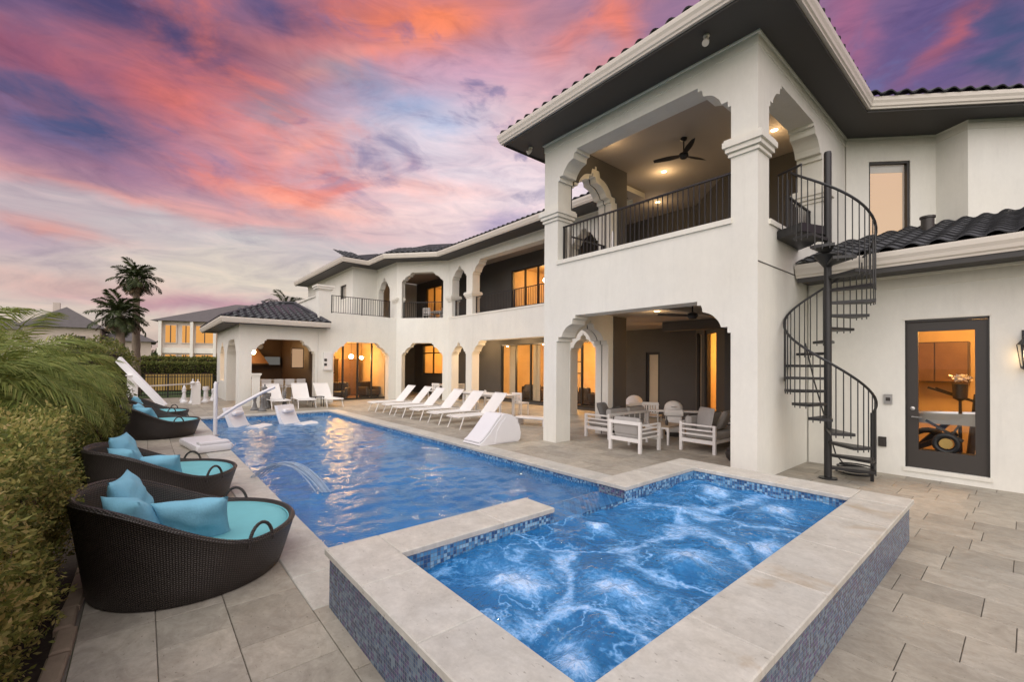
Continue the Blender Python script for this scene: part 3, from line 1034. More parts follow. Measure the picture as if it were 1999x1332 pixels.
def arch(u0, u1, zb, zs, zt, w=0.6):
    w = min(w, (u1 - u0) / 2 - 0.004)
    L = [(u0, zb)] + [(u0 + a * w, zs + b * (zt - zs)) for a, b in HAUNCH]
    Rr = [(u1 - a * w, zs + b * (zt - zs)) for a, b in reversed(HAUNCH)] + [(u1, zb)]
    return L + Rr


def rect(u0, u1, z0, z1):
    return [(u0, z0), (u0, z1), (u1, z1), (u1, z0)]


def wall(name, p0, p1, z0, z1, th, m_, parent=None, notches=(), holes=(), world=True, out=1, back=0.0):
    p0, p1 = Vector((*p0, 0)), Vector((*p1, 0))
    L = (p1 - p0).length
    e = (p1 - p0) / L
    n = Vector((-e.y, e.x, 0)) * out
    outl = [(0.0, z0)]
    for nt in sorted(notches, key=lambda q: q[0][0]):
        outl += list(nt)
    outl += [(L, z0), (L, z1), (0.0, z1)]
    loops = [outl] + [list(h) for h in holes]
    tri = tessellate_polygon([[Vector((u, z, 0)) for u, z in lp] for lp in loops])
    flat = [q for lp in loops for q in lp]
    k = len(flat)
    b = MB()
    fr = [p0 + e * u + Vector((0, 0, z)) - n * back for u, z in flat]
    vs = fr + [q - n * th for q in fr]
    fs = [tuple(t) for t in tri] + [tuple(i + k for i in t) for t in tri]
    o = 0
    for lp in loops:
        c = len(lp)
        for i in range(c):
            j = (i + 1) % c
            fs.append((o + i, o + j, k + o + j, k + o + i))
        o += c
    b.add(vs, fs)
    return b.build(name, m_, parent if parent is not None else house, world=world)


# ---- main pavilion
TH = 0.46
wall('wall', (2.82, -7.53), (7.72, -7.53), 0, 7.28, TH, M_STUC, notches=[arch(.42, 4.47, 0, 2.42, 3.0)], holes=[arch(.42, 4.45, 4.30, 6.26, 6.84)])
wall('wall', (2.82, -7.99), (2.82, -12.7), 0, 7.28, TH, M_STUC, holes=[arch(.012, 2.95, 4.30, 6.26, 6.84)], out=-1)
# left side wall: two leaves with a dark shadow joint between them
LA = dict(notches=[arch(.03, 1.52, 0, 2.42, 3.0, .74)], holes=[arch(.05, 1.62, 4.22, 6.26, 6.84, .78)])
LB = dict(notches=[arch(.015, 1.535, 0, 2.42, 3.02, .755)], holes=[arch(.035, 1.635, 4.22, 6.26, 6.86, .79)])
wall('wall', (7.72, -7.99), (7.72, -10.3), 0, 7.28, .20, M_STUC, **LA)
wall('shadow_joint', (7.52, -7.99), (7.52, -10.3), 0, 7.28, .035, M_CHAR, **LB)
wall('wall', (7.485, -7.99), (7.485, -10.3), 0, 7.28, .20, M_STUC, **LA)
wall('wall_cladding', (7.284, -9.72), (7.284, -10.29), 0.0, 3.19, .02, M_CHAR)
wall('wall_cladding', (7.284, -8.0), (7.284, -10.29), 4.22, 7.27, .02, M_CHAR, notches=[arch(.02, 1.86, 4.22, 6.30, 7.05, .90)])
# dark interior walls
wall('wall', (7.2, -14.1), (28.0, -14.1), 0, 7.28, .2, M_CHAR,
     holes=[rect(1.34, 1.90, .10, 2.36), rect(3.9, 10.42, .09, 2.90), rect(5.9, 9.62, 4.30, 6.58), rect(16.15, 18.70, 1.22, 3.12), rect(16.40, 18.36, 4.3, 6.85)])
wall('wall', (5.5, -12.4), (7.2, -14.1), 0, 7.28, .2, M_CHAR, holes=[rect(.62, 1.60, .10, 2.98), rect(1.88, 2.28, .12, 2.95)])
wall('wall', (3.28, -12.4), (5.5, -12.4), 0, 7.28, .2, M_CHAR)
CEILP = [(3.28, -7.99), (7.28, -7.99), (7.28, -10.3), (9.3, -12.53), (19.3, -12.53), (21.27, -10.75), (26.75, -10.62), (26.75, -14.1), (7.2, -14.1), (5.5, -12.4), (3.28, -12.4)]
MB().prism(CEILP, 3.2, 4.2).build('floor_slab', M_CEIL, house, world=True)
MB().prism(CEILP, 7.27, 7.36).build('ceiling', M_CEIL, house, world=True)
MB().box(3.30, 7.27, -12.35, -12.15, 2.92, 3.19).build('ceiling_beam', M_CHAR, house, world=True)
MB().box(5.0, 5.16, -12.1, -8.0, 3.08, 3.195).build('ceiling_beam', M_CEIL, house, world=True)
# balcony edge closing the gap between pavilion and wing
wall('wall', (7.72, -10.3), (9.3, -12.1), 3.2, 4.30, .2, M_STUC)
# sills
MB().box(3.22, 7.29, -8.0, -7.495, 4.255, 4.345).build('sill', M_TRIM, house, world=True)
MB().box(2.79, 3.29, -10.95, -8.0, 4.255, 4.34).build('sill', M_TRIM, house, world=True)
# raised dark strip painted for the shade of a groove in the side wall
MB().box(2.811, 2.825, -9.9, -7.535, 3.55, 3.565).build('groove_shade', M_CHAR, house, world=True)


def cap(x0, x1, y0, y1, z):
    b = MB()
    for dz0, dz1, e in ((0, .05, .035), (.05, .075, .02), (.075, .155, .07), (.155, .25, .105), (.25, .29, .085)):
        b.box(x0 - e, x1 + e, y0 - e, y1 + e, z + dz0, z + dz1)
    return b.build('column_cap', M_TRIM, house, world=True)


cap(2.82, 3.24, -7.99, -7.53, 5.37)
cap(7.27, 7.72, -7.99, -7.53, 5.33)
cap(2.82, 3.28, -11.3, -10.94, 5.37)
# ---- garden-side wing
wall('wall', (9.3, -12.1), (19.5, -12.1), 0, 7.28, .43, M_STUC,
     notches=[arch(.45, 1.72, 0, 2.40, 3.0, .62), arch(2.22, 8.06, 0, 2.40, 3.0), arch(8.57, 9.88, 0, 2.40, 3.0, .64)],
     holes=[arch(.45, 1.72, 4.30, 6.26, 6.88, .62), arch(2.22, 8.06, 4.30, 6.26, 6.88), arch(8.57, 9.88, 4.30, 6.26, 6.88, .64)])
cap(17.36, 17.87, -12.53, -12.1, 5.12)
cap(19.18, 19.5, -12.53, -12.08, 5.12)
MB().box(9.3, 19.5, -12.53, -12.075, 4.24, 4.315).build('sill', M_TRIM, house, world=True)
# splayed bay
wall('wall', (19.5, -12.1), (21.7, -10.25), 0, 7.28, .43, M_STUC,
     notches=[arch(.31, 2.57, 0, 2.36, 2.98)], holes=[arch(.30, 2.60, 4.30, 6.26, 6.72, .56)])
# far wing
wall('wall', (21.7, -10.25), (21.7, -6.30), 0, 4.30, .43, M_STUC, notches=[arch(.42, 3.24, 0, 2.32, 2.93, .62)])
wall('wall', (22.13, -10.25), (24.3, -10.25), 4.2, 7.28, .3, M_STUC, notches=[arch(.45, 1.95, 4.2, 6.0, 6.75, .74)])
wall('wall', (21.7, -10.7), (21.7, -10.25), 4.30, 7.28, .43, M_STUC)
wall('wall', (24.3, -10.25), (24.3, -8.85), 4.2, 7.28, .3, M_STUC)
wall('wall', (24.6, -8.85), (33, -8.85), 4.2, 7.28, .3, M_STUC, holes=[rect(.75, 1.75, 5.65, 6.45)])
wall('wall', (26.8, -14.1), (26.8, -10.56), 4.2, 7.27, .2, M_TRIM)
MB().box(21.72, 33, -10.0, -6.32, 4.10, 4.20).build('balcony_floor', M_CEIL, house, world=True)
# parapet pillar and parapet of the roof terrace
MB().box(21.7, 22.2, -6.87, -6.30, 4.3, 5.36).build('pillar', M_STUC, house, world=True)
b = MB()
for z0, z1, e in ((5.36, 5.42, .03), (5.42, 5.52, .09), (5.52, 5.60, .13)):
    b.box(21.7 - e, 22.2 + e, -6.87 - e, -6.30 + e, z0, z1)
b.build('pillar_cap', M_TRIM, house, world=True)
MB().box(22.2, 31, -6.60, -6.32, 4.2, 5.08).build('parapet', M_STUC, house, world=True)
MB().box(22.21, 31, -6.66, -6.26, 5.08, 5.14).build('parapet_coping', M_TRIM, house, world=True)
cap(21.7, 22.1, -10.6, -10.25, 5.12)

# ---- garage wing on the right
wall('wall', (-9.0, -9.95), (2.80, -9.95), 0, 3.50, .3, M_STUC, holes=[rect(9.40, 10.38, .16, 2.66)])
# rear bay above the garage
wall('wall', (2.8, -12.7), (1.4, -14.05), 3.2, 7.28, .3, M_STUC, holes=[rect(.50, 1.40, 4.6, 6.72)], out=-1)
wall('wall', (1.4, -14.05), (.86, -13.72), 3.2, 7.28, .3, M_STUC, out=-1)
wall('wall', (.86, -13.72), (-7.0, -21.2), 3.2, 7.28, .3, M_STUC, out=-1)


# ---- railings
def railing(p0, p1, z0, z1, sp=0.105, posts=2, single=True, r=0.008):
    p0, p1 = Vector((*p0, 0)), Vector((*p1, 0))
    L = (p1 - p0).length
    e = (p1 - p0) / L
    mb = MB().bar(p0 + Vector((0, 0, z1)), p1 + Vector((0, 0, z1)), .05, .028)
    rail = mb.build('railing', M_IRON, house, world=True)
    MB().bar(p0 + Vector((0, 0, z0 + .06)), p1 + Vector((0, 0, z0 + .06)), .025, .022).build('bottom_rail', M_IRON, rail)
    for i in range(posts):
        q = p0 + e * (.03 + (L - .06) * i / max(posts - 1, 1))
        MB().box(q.x - .022, q.x + .022, q.y - .022, q.y + .022, z0, z1 - .014).build('post', M_IRON, rail)
    n_ = int(L / sp)
    zz0, zz1 = z0 + .065, z1 - .012
    if single:
        me = MB().box(-r, r, -r, r, 0, zz1 - zz0).mesh('baluster', M_IRON)
        for i in range(1, n_):
            q = p0 + e * (L * i / n_)
            o = bpy.data.objects.new('baluster', me)
            COL.objects.link(o)
            o.parent = rail
            o.location = (q.x, q.y, zz0)
    else:
        mb = MB()
        for i in range(1, n_):
            q = p0 + e * (L * i / n_)
            mb.box(q.x - r, q.x + r, q.y - r, q.y + r, zz0, zz1)
        struct(mb.build('balusters', M_IRON, rail, fix=False), 'stuff')
    return rail


railing((3.25, -7.72), (7.26, -7.72), 4.345, 5.19)
railing((3.05, -8.0), (3.05, -8.45), 4.34, 5.19)
railing((3.05, -9.55), (3.05, -10.93), 4.34, 5.19)
railing((7.5, -8.05), (7.5, -9.6), 4.22, 5.12, .13, 2, True)
railing((11.55, -12.3), (17.33, -12.3), 4.315, 5.15, .11, 3, False, .007)
railing((17.9, -12.3), (19.15, -12.3), 4.315, 5.15, .11, 2, False, .007)
W3e = Vector((2.2, 1.85, 0)).normalized()
q0 = Vector((19.5, -12.1, 0)) + W3e * .31 + Vector((.64, -.765, 0)) * .2
q1 = Vector((19.5, -12.1, 0)) + W3e * 2.58 + Vector((.64, -.765, 0)) * .2
railing((q0.x, q0.y), (q1.x, q1.y), 4.315, 5.15, .11, 2, False, .007)
railing((21.85, -9.95), (21.85, -6.92), 4.30, 5.18, .115, 3, True, .009)


# ---- eaves: soffit, gutter, frieze, roof
def ngut(path, prof, name, m_, parent=None):
    """sweep a profile (out, z) along a plan path; outside = right-hand side of travel"""
    P_ = [Vector((x, y, 0)) for x, y in path]
    k = len(P_)
    offs = []
    for i in range(k):
        ns = []
        if i > 0:
            d_ = (P_[i] - P_[i - 1]).normalized(); ns.append(Vector((d_.y, -d_.x, 0)))
        if i < k - 1:
            d_ = (P_[i + 1] - P_[i]).normalized(); ns.append(Vector((d_.y, -d_.x, 0)))
        if len(ns) == 2:
            mm = (ns[0] + ns[1])
            mm = mm / max(mm.dot(ns[0]), .2)
        else:
            mm = ns[0]
        offs.append(mm)
    b = MB()
    c = len(prof)
    vs = [P_[i] + offs[i] * o_ + Vector((0, 0, z)) for i in range(k) for o_, z in prof]
    fs = []
    for i in range(k - 1):
        for j in range(c - 1):
            fs.append((i * c + j, i * c + j + 1, (i + 1) * c + j + 1, (i + 1) * c + j))
    b.add(vs, fs)
    return b.build(name, m_, parent if parent is not None else house, world=parent is None)


GUTP = [(-.02, 0), (.055, 0), (.062, .03), (.085, .05), (.095, .10), (.118, .15), (.122, .20), (.122, .225), (.10, .225), (.095, .19), (-.02, .19)]
def eave(wp, op, z, frieze=True, gh=1.0):
    k = len(wp)
    b = MB()
    vs = [(x, y, z) for x, y in wp] + [(x, y, z) for x, y in op]
    fs = [(i, i + 1, k + i + 1, k + i) for i in range(k - 1)]
    b.add(vs, fs)
    b.build('soffit', M_SOFF, house, world=True)
    ngut(op, [(-.03, z - .035), (0, z - .035), (0, z + .02)], 'fascia', M_SOFF)
    ngut(op, [(o_, z + .006 + h * gh) for o_, h in GUTP], 'gutter', M_GUT)
    if frieze:
        ngut(wp, [(0.001, z - .19), (.012, z - .185), (.014, z - .03), (.045, z - .022), (.05, z)], 'frieze', M_TRIM)


WP = [(7.72, -11.9), (7.72, -7.53), (2.82, -7.53), (2.82, -12.7), (1.4, -14.05), (-7.0, -22.3)]
OP = [(8.35, -11.9), (8.35, -6.72), (2.22, -6.62), (2.20, -11.62), (-.3, -14.0), (-7.9, -21.4)]
eave(WP[:4], OP[:4], 7.28)
eave(WP[3:], OP[3:], 7.28, False)
ngut([(2.82, -12.7), (1.4, -14.05), (.86, -13.72), (-7.0, -21.2)], [(0.001, 7.09), (.012, 7.095), (.014, 7.25), (.04, 7.258), (.045, 7.28)], 'frieze', M_TRIM)
MB().add([(2.82, -12.7, 7.281), (-.3 + .02, -14.0 + .02, 7.281), (-7.9, -21.4, 7.281), (-7.0, -22.3, 7.281), (1.4, -14.05, 7.281)], [(0, 1, 2, 3, 4)]).build('soffit', M_SOFF, house, world=True)
WP2 = [(33, -8.85), (24.3, -8.85), (24.3, -10.25), (21.7, -10.25), (19.5, -12.1), (8.3, -12.1)]
OP2 = [(33, -8.02), (23.45, -8.02), (23.45, -9.42), (21.38, -9.42), (19.18, -11.27), (8.36, -11.27)]
eave(WP2, OP2, 7.28)
# pitched roofs
def roof(path, zin, name='roof'):
    return ngut(path, [(.11, 7.49), (.11, 7.53), (-1.0, 7.53 + 1.1 * .40), (-zin, 7.53 + (zin + .11) * .40)], name, M_ROOF)
wroof = roof(OP2, 3.2)
mr = MB()
rz = 9.6
mr.add([(8.45, -6.62, 7.5), (2.1, -6.52, 7.5), (2.1, -11.6, 7.5), (-7.9, -21.5, 7.5), (8.45, -17, 7.5), (5.3, -10.6, rz), (5.3, -16, rz), (-3, -24, rz)],
       [(0, 1, 5), (1, 2, 6, 5), (2, 3, 7, 6), (0, 5, 6, 4)])
mroof = mr.build('roof', M_ROOF, house, world=True)


# ---- roof tiles
def tile_mesh(name='roof_tile', w=.30, l=.43, amp=.045):
    pr = []
    for i in range(8):
        u = i / 7
        zz = amp * (math.sin(PI * min(u / .62, 1.0)) if u < .62 else -.45 * math.sin(PI * (u - .62) / .38))
        pr.append(((u - .5) * w * 1.04, zz))
    vs = []
    for yv, dz_ in ((0, .03), (l, .0)):
        for (x_, z_) in pr:
            vs.append((x_, yv, z_ + dz_))
    for (x_, z_) in pr:
        vs.append((x_, 0.0, z_ + .006))
    fs = [(i, i + 1, 8 + i + 1, 8 + i) for i in range(7)] + [(16 + i, 16 + i + 1, i + 1, i) for i in range(7)]
    me = MB().add(vs, fs).mesh(name, M_TILE)
    me.polygons.foreach_set('use_smooth', [i < 7 for i in range(14)])
    return me


TILE = tile_mesh()
def tiles(parent, o, eu, es, nu, nr, ok, w=.30, c=.37, limit=300, jit=.012):
    """lay tiles: o = eave corner, eu along the eave, es up the slope"""
    o, eu, es = Vector(o), Vector(eu).normalized(), Vector(es).normalized()
    en = eu.cross(es)
    if en.z < 0:
        en = -en
    cnt = 0
    extra = MB()
    for r_ in range(nr):
        for i in range(nu):
            p_ = o + eu * (w * (i + .5)) + es * (c * r_) + en * (.012 + random.uniform(0, .006))
            if not ok(p_ + es * .2):
                continue
            q_ = Matrix((eu, es, en)).transposed()
            if q_.determinant() < 0:
                q_ = Matrix((-eu, es, en)).transposed()
            mm = q_.to_4x4() @ Matrix.Rotation(random.uniform(-jit, jit), 4, 'Z')
            mm.translation = p_
            cnt += 1
            if cnt <= limit:
                ob = bpy.data.objects.new('roof_tile', TILE)
                COL.objects.link(ob)
                ob.parent = parent
                ob.matrix_local = mm
            else:
                k = len(extra.v)
                extra.add([mm @ v.co for v in TILE.vertices], [tuple(pp.vertices) for pp in TILE.polygons])
    if extra.v:
        struct(extra.build('roof_tiles', M_TILE, parent, fix=False), 'stuff')
    return cnt


# first courses along the tall eaves
s_ = math.atan2(rz - 7.5, 4.0)
tiles(mroof, (8.4, -6.66, 7.51), (-1, .016, 0), (0, -1, math.tan(s_)), 21, 2, lambda p_: True)
tiles(mroof, (2.14, -11.45, 7.51), (0, 1, 0), (1, 0, .66), 16, 1, lambda p_: True)
tiles(mroof, (-6.6, -20.1, 7.51), (.709, .705, 0), (.705, -.709, .42), 41, 1, lambda p_: True)

tiles(wroof, (19.10, -11.20, 7.53), (-1, 0, 0), (0, -1, .40), 36, 2, lambda p_: True)
tiles(wroof, (21.30, -9.36, 7.53), (-.765, -.643, 0), (.643, -.765, .40), 9, 5, lambda p_: True)
tiles(wroof, (23.40, -9.36, 7.53), (-1, 0, 0), (0, -1, .40), 6, 3, lambda p_: True)
tiles(wroof, (23.38, -8.0, 7.53), (0, -1, 0), (1, 0, .40), 4, 5, lambda p_: True)

# garage roof: tiled slope rising to the rear bay
gslope = math.tan(R(17))
GE = -9.30
gr = MB()
def gz(y_):
    return 3.74 + (GE - y_) * gslope
gr.add([(-9, GE + .02, gz(GE)), (2.80, GE + .02, gz(GE)), (2.80, -13.6, gz(-13.6)), (-9, -22, gz(-22))], [(0, 1, 2, 3)])
groof = gr.build('roof', M_TILE, house, world=True)
def gok(p_):
    if p_.x > 2.74:
        return False
    # stay in front of the rear bay
    if p_.y < -12.7 + (p_.x - 2.8) * .96 - .02 and p_.x > 1.4:
        return False
    if p_.x <= 1.4 and p_.y < -13.75 + min(0, (p_.x - .86)) * .95:
        return False
    return True
tiles(groof, (2.80, GE + .03, gz(GE) + .012), (-1, 0, 0), (0, -1, gslope), 17, 13, gok)
ngut([(2.80, GE), (-9, GE)], [(o_, 3.49 + h * 1.08) for o_, h in GUTP], 'gutter', M_GUT)
MB().box(-9, 2.78, -9.95, GE + .02, 3.44, 3.50).build('soffit', M_SOFF, house, world=True)
ngut([(2.78, GE + .01), (-9, GE + .01)], [(.0, 3.41), (.03, 3.41), (.03, 3.50)], 'fascia', M_SOFF)
ngut([(2.78, -9.95), (-9, -9.95)], [(0.001, 3.22), (.012, 3.225), (.014, 3.40), (.04, 3.41), (.05, 3.44)], 'frieze', M_TRIM)
# roof vent
rv = MB().lathe([(.105, -.05), (.105, .22), (.125, .23), (.125, .27), (.0, .275)], 18, (1.34, -12.2, gz(-12.2) + .05))
rv.build('roof_vent', M_DOORG, house, world=True, smooth=True)

# ---- outdoor kitchen wing
wall('wall', (21.7, -6.29), (21.7, -3.1), 0, 3.62, .43, M_STUC, notches=[arch(.12, 2.72, 0, 2.32, 2.93, .58)])
wall('wall', (22.13, -3.1), (29.0, -3.1), 0, 3.62, .43, M_STUC, notches=[arch(.35, 3.2, 0, 2.3, 2.93, .6)], holes=[arch(4.0, 5.6, .95, 2.3, 2.93, .7)])
wall('wall', (28.9, -6.315), (28.9, -3.55), 0, 3.62, .2, M_DWOOD)
wall('wall', (22.13, -6.32), (29.2, -6.32), 0, 3.6, .25, M_DWOOD)
MB().box(22.1, 28.9, -6.3, -3.5, 3.3, 3.4).build('ceiling', M_DWOOD, house, world=True)
KW = [(29.6, -3.1), (21.7, -3.1), (21.7, -6.66)]
KO = [(29.6, -2.46), (21.1, -2.46), (21.1, -6.66)]
eave(KW, KO, 3.52, False)
kr = MB()
apL, apR = (24.0, -4.7, 4.78), (23.8, -5.75, 4.86)
bk = 28.8
kr.add([(21.0, -2.36, 3.73), (21.0, -6.66, 3.73), apR, apL, (29.6, -2.36, 3.73), (29.6, -4.7, 4.78), (26.5, -6.66, 4.0)], [(0, 1, 2, 3), (0, 3, 5, 4), (1, 6, 2), (2, 6, 5, 3)])
kroof = kr.build('roof', M_TILE, house, world=True)
def kok(p_):
    t_k = (p_.x - 21.0) / 3.0
    return p_.y < -2.36 - t_k * 2.2 and p_.y > -6.62 + t_k * .85
tiles(kroof, (21.0, -6.66, 3.745), (0, 1, 0), (1, 0, .362), 15, 9, kok, .295, .35)
tiles(kroof, (29.4, -2.36, 3.745), (-1, 0, 0), (0, -1, .448), 29, 6, lambda p_: p_.x > 21.0 + (-2.36 - p_.y) * 1.36, .295, .35, 150)
# hip caps
for a, c_ in (((21.02, -2.38, 3.77), (24.0, -4.7, 4.83)), ((21.02, -6.62, 3.77), (23.8, -5.75, 4.9)), ((24.0, -4.7, 4.83), (23.8, -5.75, 4.9))):
    MB().tube([a, c_], .07, 8).build('hip_cap', M_TILE, kroof, smooth=True)


# ---- glazed units
def glazed(name, p0, p1, z0, z1, n_, parent=None, fw_=.06, depth=.09, m_=None, inset=.05, pane=None, transom=None):
    p0, p1 = Vector((*p0, 0)), Vector((*p1, 0))
    L = (p1 - p0).length
    e = (p1 - p0) / L
    nrm = Vector((-e.y, e.x, 0))
    m_ = m_ or M_FRAME
    b = MB()
    def bx(u0, u1, a0, a1, d0=0, d1=depth):
        c_ = [p0 + e * u + nrm * (-inset - dd) for u, dd in ((u0, d0), (u1, d0), (u1, d1), (u0, d1))]
        vs = [(q.x, q.y, a0) for q in c_] + [(q.x, q.y, a1) for q in c_]
        b.add(vs, [(0, 3, 2, 1), (4, 5, 6, 7), (0, 1, 5, 4), (1, 2, 6, 5), (2, 3, 7, 6), (3, 0, 4, 7)])
    bx(0, fw_, z0, z1); bx(L - fw_, L, z0, z1); bx(fw_, L - fw_, z0, z0 + fw_ * 1.3); bx(fw_, L - fw_, z1 - fw_, z1)
    if transom:
        bx(fw_, L - fw_, transom - .03, transom + .03)
    fr = b.build(name, m_, parent or house, world=parent is None)
    for i in range(n_):
        u0 = fw_ + (L - 2 * fw_) * i / n_
        u1 = fw_ + (L - 2 * fw_) * (i + 1) / n_
        if i:
            b = MB()
            bx(u0 - .04, u0 + .04, z0 + fw_ * 1.3, z1 - fw_, .005, depth - .005)
            b.build('mullion', m_, fr)
        if pane is not False:
            b = MB()
            dd = depth * .5
            c_ = [p0 + e * u + nrm * (-inset - dd) for u in (u0 + (.04 if i else 0), u1 - (.04 if i < n_ - 1 else 0))]
            b.add([(c_[0].x, c_[0].y, z0 + fw_), (c_[1].x, c_[1].y, z0 + fw_), (c_[1].x, c_[1].y, z1 - fw_), (c_[0].x, c_[0].y, z1 - fw_)], [(0, 1, 2, 3)])
            b.build('pane', pane or M_GLASS, fr, fix=False)
    return fr


glazed('sliding_door', (11.1, -14.1), (17.62, -14.1), .09, 2.90, 6)
glazed('sliding_door', (13.1, -14.1), (16.82, -14.1), 4.30, 6.58, 4)
glazed('window', (23.35, -14.1), (25.9, -14.1), 1.22, 3.12, 2, transom=2.6)
glazed('door', (23.6, -14.1), (25.56, -14.1), 4.3, 6.85, 2)
glazed('sliding_door', (22.25, -9.95), (22.25, -6.85), .04, 3.0, 4, inset=0)
bb0, be = Vector((5.5, -12.4)), Vector((.7071, -.7071))
glazed('door', bb0 + be * .62, bb0 + be * 1.60, .10, 2.98, 1, fw_=.12)
glazed('window', bb0 + be * 1.88, bb0 + be * 2.28, .12, 2.95, 1, pane=M_CURT)
glazed('door', (8.54, -14.1), (9.10, -14.1), .10, 2.36, 1, pane=M_CURT, fw_=.09)
re_ = Vector((-1.4, -1.35)).normalized()
w0 = Vector((2.8, -12.7))
wfr = glazed('window', w0 + re_ * 1.40, w0 + re_ * .50, 4.6, 6.72, 1, fw_=.045, inset=.03)
bl = MB()
for i in range(62):
    z_ = 4.66 + i * .0325
    a = w0 + re_ * 1.35; c_ = w0 + re_ * .55
    nb = Vector((re_.y, -re_.x)) * .17
    bl.add([(a.x - nb.x, a.y - nb.y, z_), (c_.x - nb.x, c_.y - nb.y, z_), (c_.x - nb.x * 1.06, c_.y - nb.y * 1.06, z_ + .0335), (a.x - nb.x * 1.06, a.y - nb.y * 1.06, z_ + .0335)], [(0, 1, 2, 3)])
bl.build('blind', emit('self_lit_blind', (1.0, 0.63, 0.35), 0.66), wfr, fix=False)  # room light behind the blind is put into the slats' emission
hd_ = MB()
c0, c1 = w0 + re_ * 1.35, w0 + re_ * .55
nb = Vector((re_.y, -re_.x)) * .155
hd_.bar((c0.x - nb.x, c0.y - nb.y, 6.59), (c1.x - nb.x, c1.y - nb.y, 6.59), .02, .17)
hd_.build('blind_header', M_GUT, wfr)
sw_ = glazed('window', (25.36, -8.85), (26.34, -8.85), 5.65, 6.45, 1, fw_=.05)
MB().box(25.42, 26.28, -9.1, -9.08, 5.7, 6.4).build('blind', M_BLIND, sw_)

# ---- garage door (fully glazed, grey frame)
gd = MB()
DX0, DX1, DZ0, DZ1 = .42, 1.36, .17, 2.62
gdp = -9.99
gd.box(DX0, DX0 + .14, gdp - .05, gdp, DZ0, DZ1).box(DX1 - .14, DX1, gdp - .05, gdp, DZ0, DZ1).box(DX0 + .14, DX1 - .14, gdp - .05, gdp, DZ0, DZ0 + .30).box(DX0 + .14, DX1 - .14, gdp - .05, gdp, DZ1 - .16, DZ1)
gdo = gd.build('door', M_DOORG, house, world=True)
MB().add([(DX0 + .14, gdp - .025, DZ0 + .3), (DX1 - .14, gdp - .025, DZ0 + .3), (DX1 - .14, gdp - .025, DZ1 - .16), (DX0 + .14, gdp - .025, DZ1 - .16)], [(0, 1, 2, 3)]).build('pane', M_GLASS, gdo, fix=False)
h = MB().lathe([(0, 0), (.03, .0), (.032, .012), (.0, .016)], 14)
h2 = MB()
h2.add([(v[0] + DX1 - .07, gdp + v[2], v[1] + 1.16) for v in h.v], h.f)
h2.bar((DX1 - .07, gdp, 1.02), (DX1 - .07, gdp + .045, 1.02), .02, .02).bar((DX1 - .06, gdp + .045, 1.02), (DX1 - .19, gdp + .05, 1.02), .018, .018)
h2.build('handle', M_STEEL, gdo)
jm = MB().box(DX0 - .02, DX0 - .001, -10.25, -9.955, .16, 2.66).box(DX1 + .001, DX1 + .02, -10.25, -9.955, .16, 2.66).box(DX0 - .02, DX1 + .02, -10.25, -9.955, DZ1 + .003, 2.66)
jm.build('door_frame', M_FRAME, house, world=True)
MB().box(DX0 - .05, DX1 + .05, -10.2, -9.93, .10, .165).build('door_sill', M_TRIM, house, world=True)
MB().box(DX0 - .045, DX1 + .045, -9.95, -9.935, 2.665, 2.70).build('door_head', M_TRIM, house, world=True)


# ---- lit rooms behind the glass
def room(x0, x1, y0, y1, z0, z1, power, open_side, col=(1.0, .47, .11), m_=None, r=.25, lp=None):
    b = MB()
    t = .06
    if open_side != 'y1':
        b.box(x0 - t, x1 + t, y1, y1 + t, z0, z1)
    b.box(x0 - t, x1 + t, y0 - t, y0, z0, z1)
    if open_side != 'x0':
        b.box(x0 - t, x0, y0, y1, z0, z1)
    b.box(x1, x1 + t, y0, y1, z0, z1)
    b.box(x0 - t, x1 + t, y0 - t, y1 + (t if open_side != 'y1' else 0), z0 - t, z0 - .002).box(x0 - t, x1 + t, y0 - t, y1 + (t if open_side != 'y1' else 0), z1 + .002, z1 + t)
    b.build('room', m_ or M_WARM, house, world=True)
    MB().box(x0, x1, y0, y1, z0 - .002, z0 + .012).build('room_floor', M_WOOD, house, world=True)
    lamp(((x0 + x1) / 2, (y0 + y1) / 2, z1 - .5) if lp is None else lp, power, col, r)


def lamp(loc, power, col=(1.0, .47, .11), r=.1):
    l = bpy.data.lights.new('lamp', 'POINT')
    l.energy = power
    l.color = col
    l.shadow_soft_size = r
    o = bpy.data.objects.new('lamp', l)
    COL.objects.link(o)
    o.location = loc


RP = 1.0
room(10.6, 18.4, -18.6, -14.32, .03, 3.1, 340 * RP, 'y1', lp=(14.8, -16.2, 2.4))
room(12.6, 17.6, -17.6, -14.32, 4.24, 7.0, 180 * RP, 'y1')
room(23.0, 26.4, -17.0, -14.32, .03, 3.15, 170 * RP, 'y1')
room(23.2, 26.0, -17.0, -14.32, 4.24, 7.0, 60 * RP, 'y1')
room(22.36, 26.2, -9.98, -6.62, .03, 3.05, 190 * RP, 'x0', lp=(24.4, -8.3, 2.2))
room(-.9, 2.4, -13.2, -10.27, .03, 2.95, 130 * RP, 'y1', lp=(.5, -11.5, 2.7))

# small lit room behind the splayed glazed door of the patio
b = MB()
b.add([(5.5, -12.75, 0), (4.2, -14.2, 0), (5.4, -15.6, 0), (7.0, -14.35, 0), (5.5, -12.75, 3.1), (4.2, -14.2, 3.1), (5.4, -15.6, 3.1), (7.0, -14.35, 3.1)],
      [(0, 1, 5, 4), (1, 2, 6, 5), (2, 3, 7, 6), (0, 1, 2, 3), (4, 5, 6, 7)])
b.build('room', M_WARM, house, world=True, fix=False)
lamp((5.5, -14.1, 2.3), 170, (1.0, .47, .11), .2)

wall('wall', (27.0, -14.1), (27.0, -10.3), 0, 3.19, .15, M_CHAR)

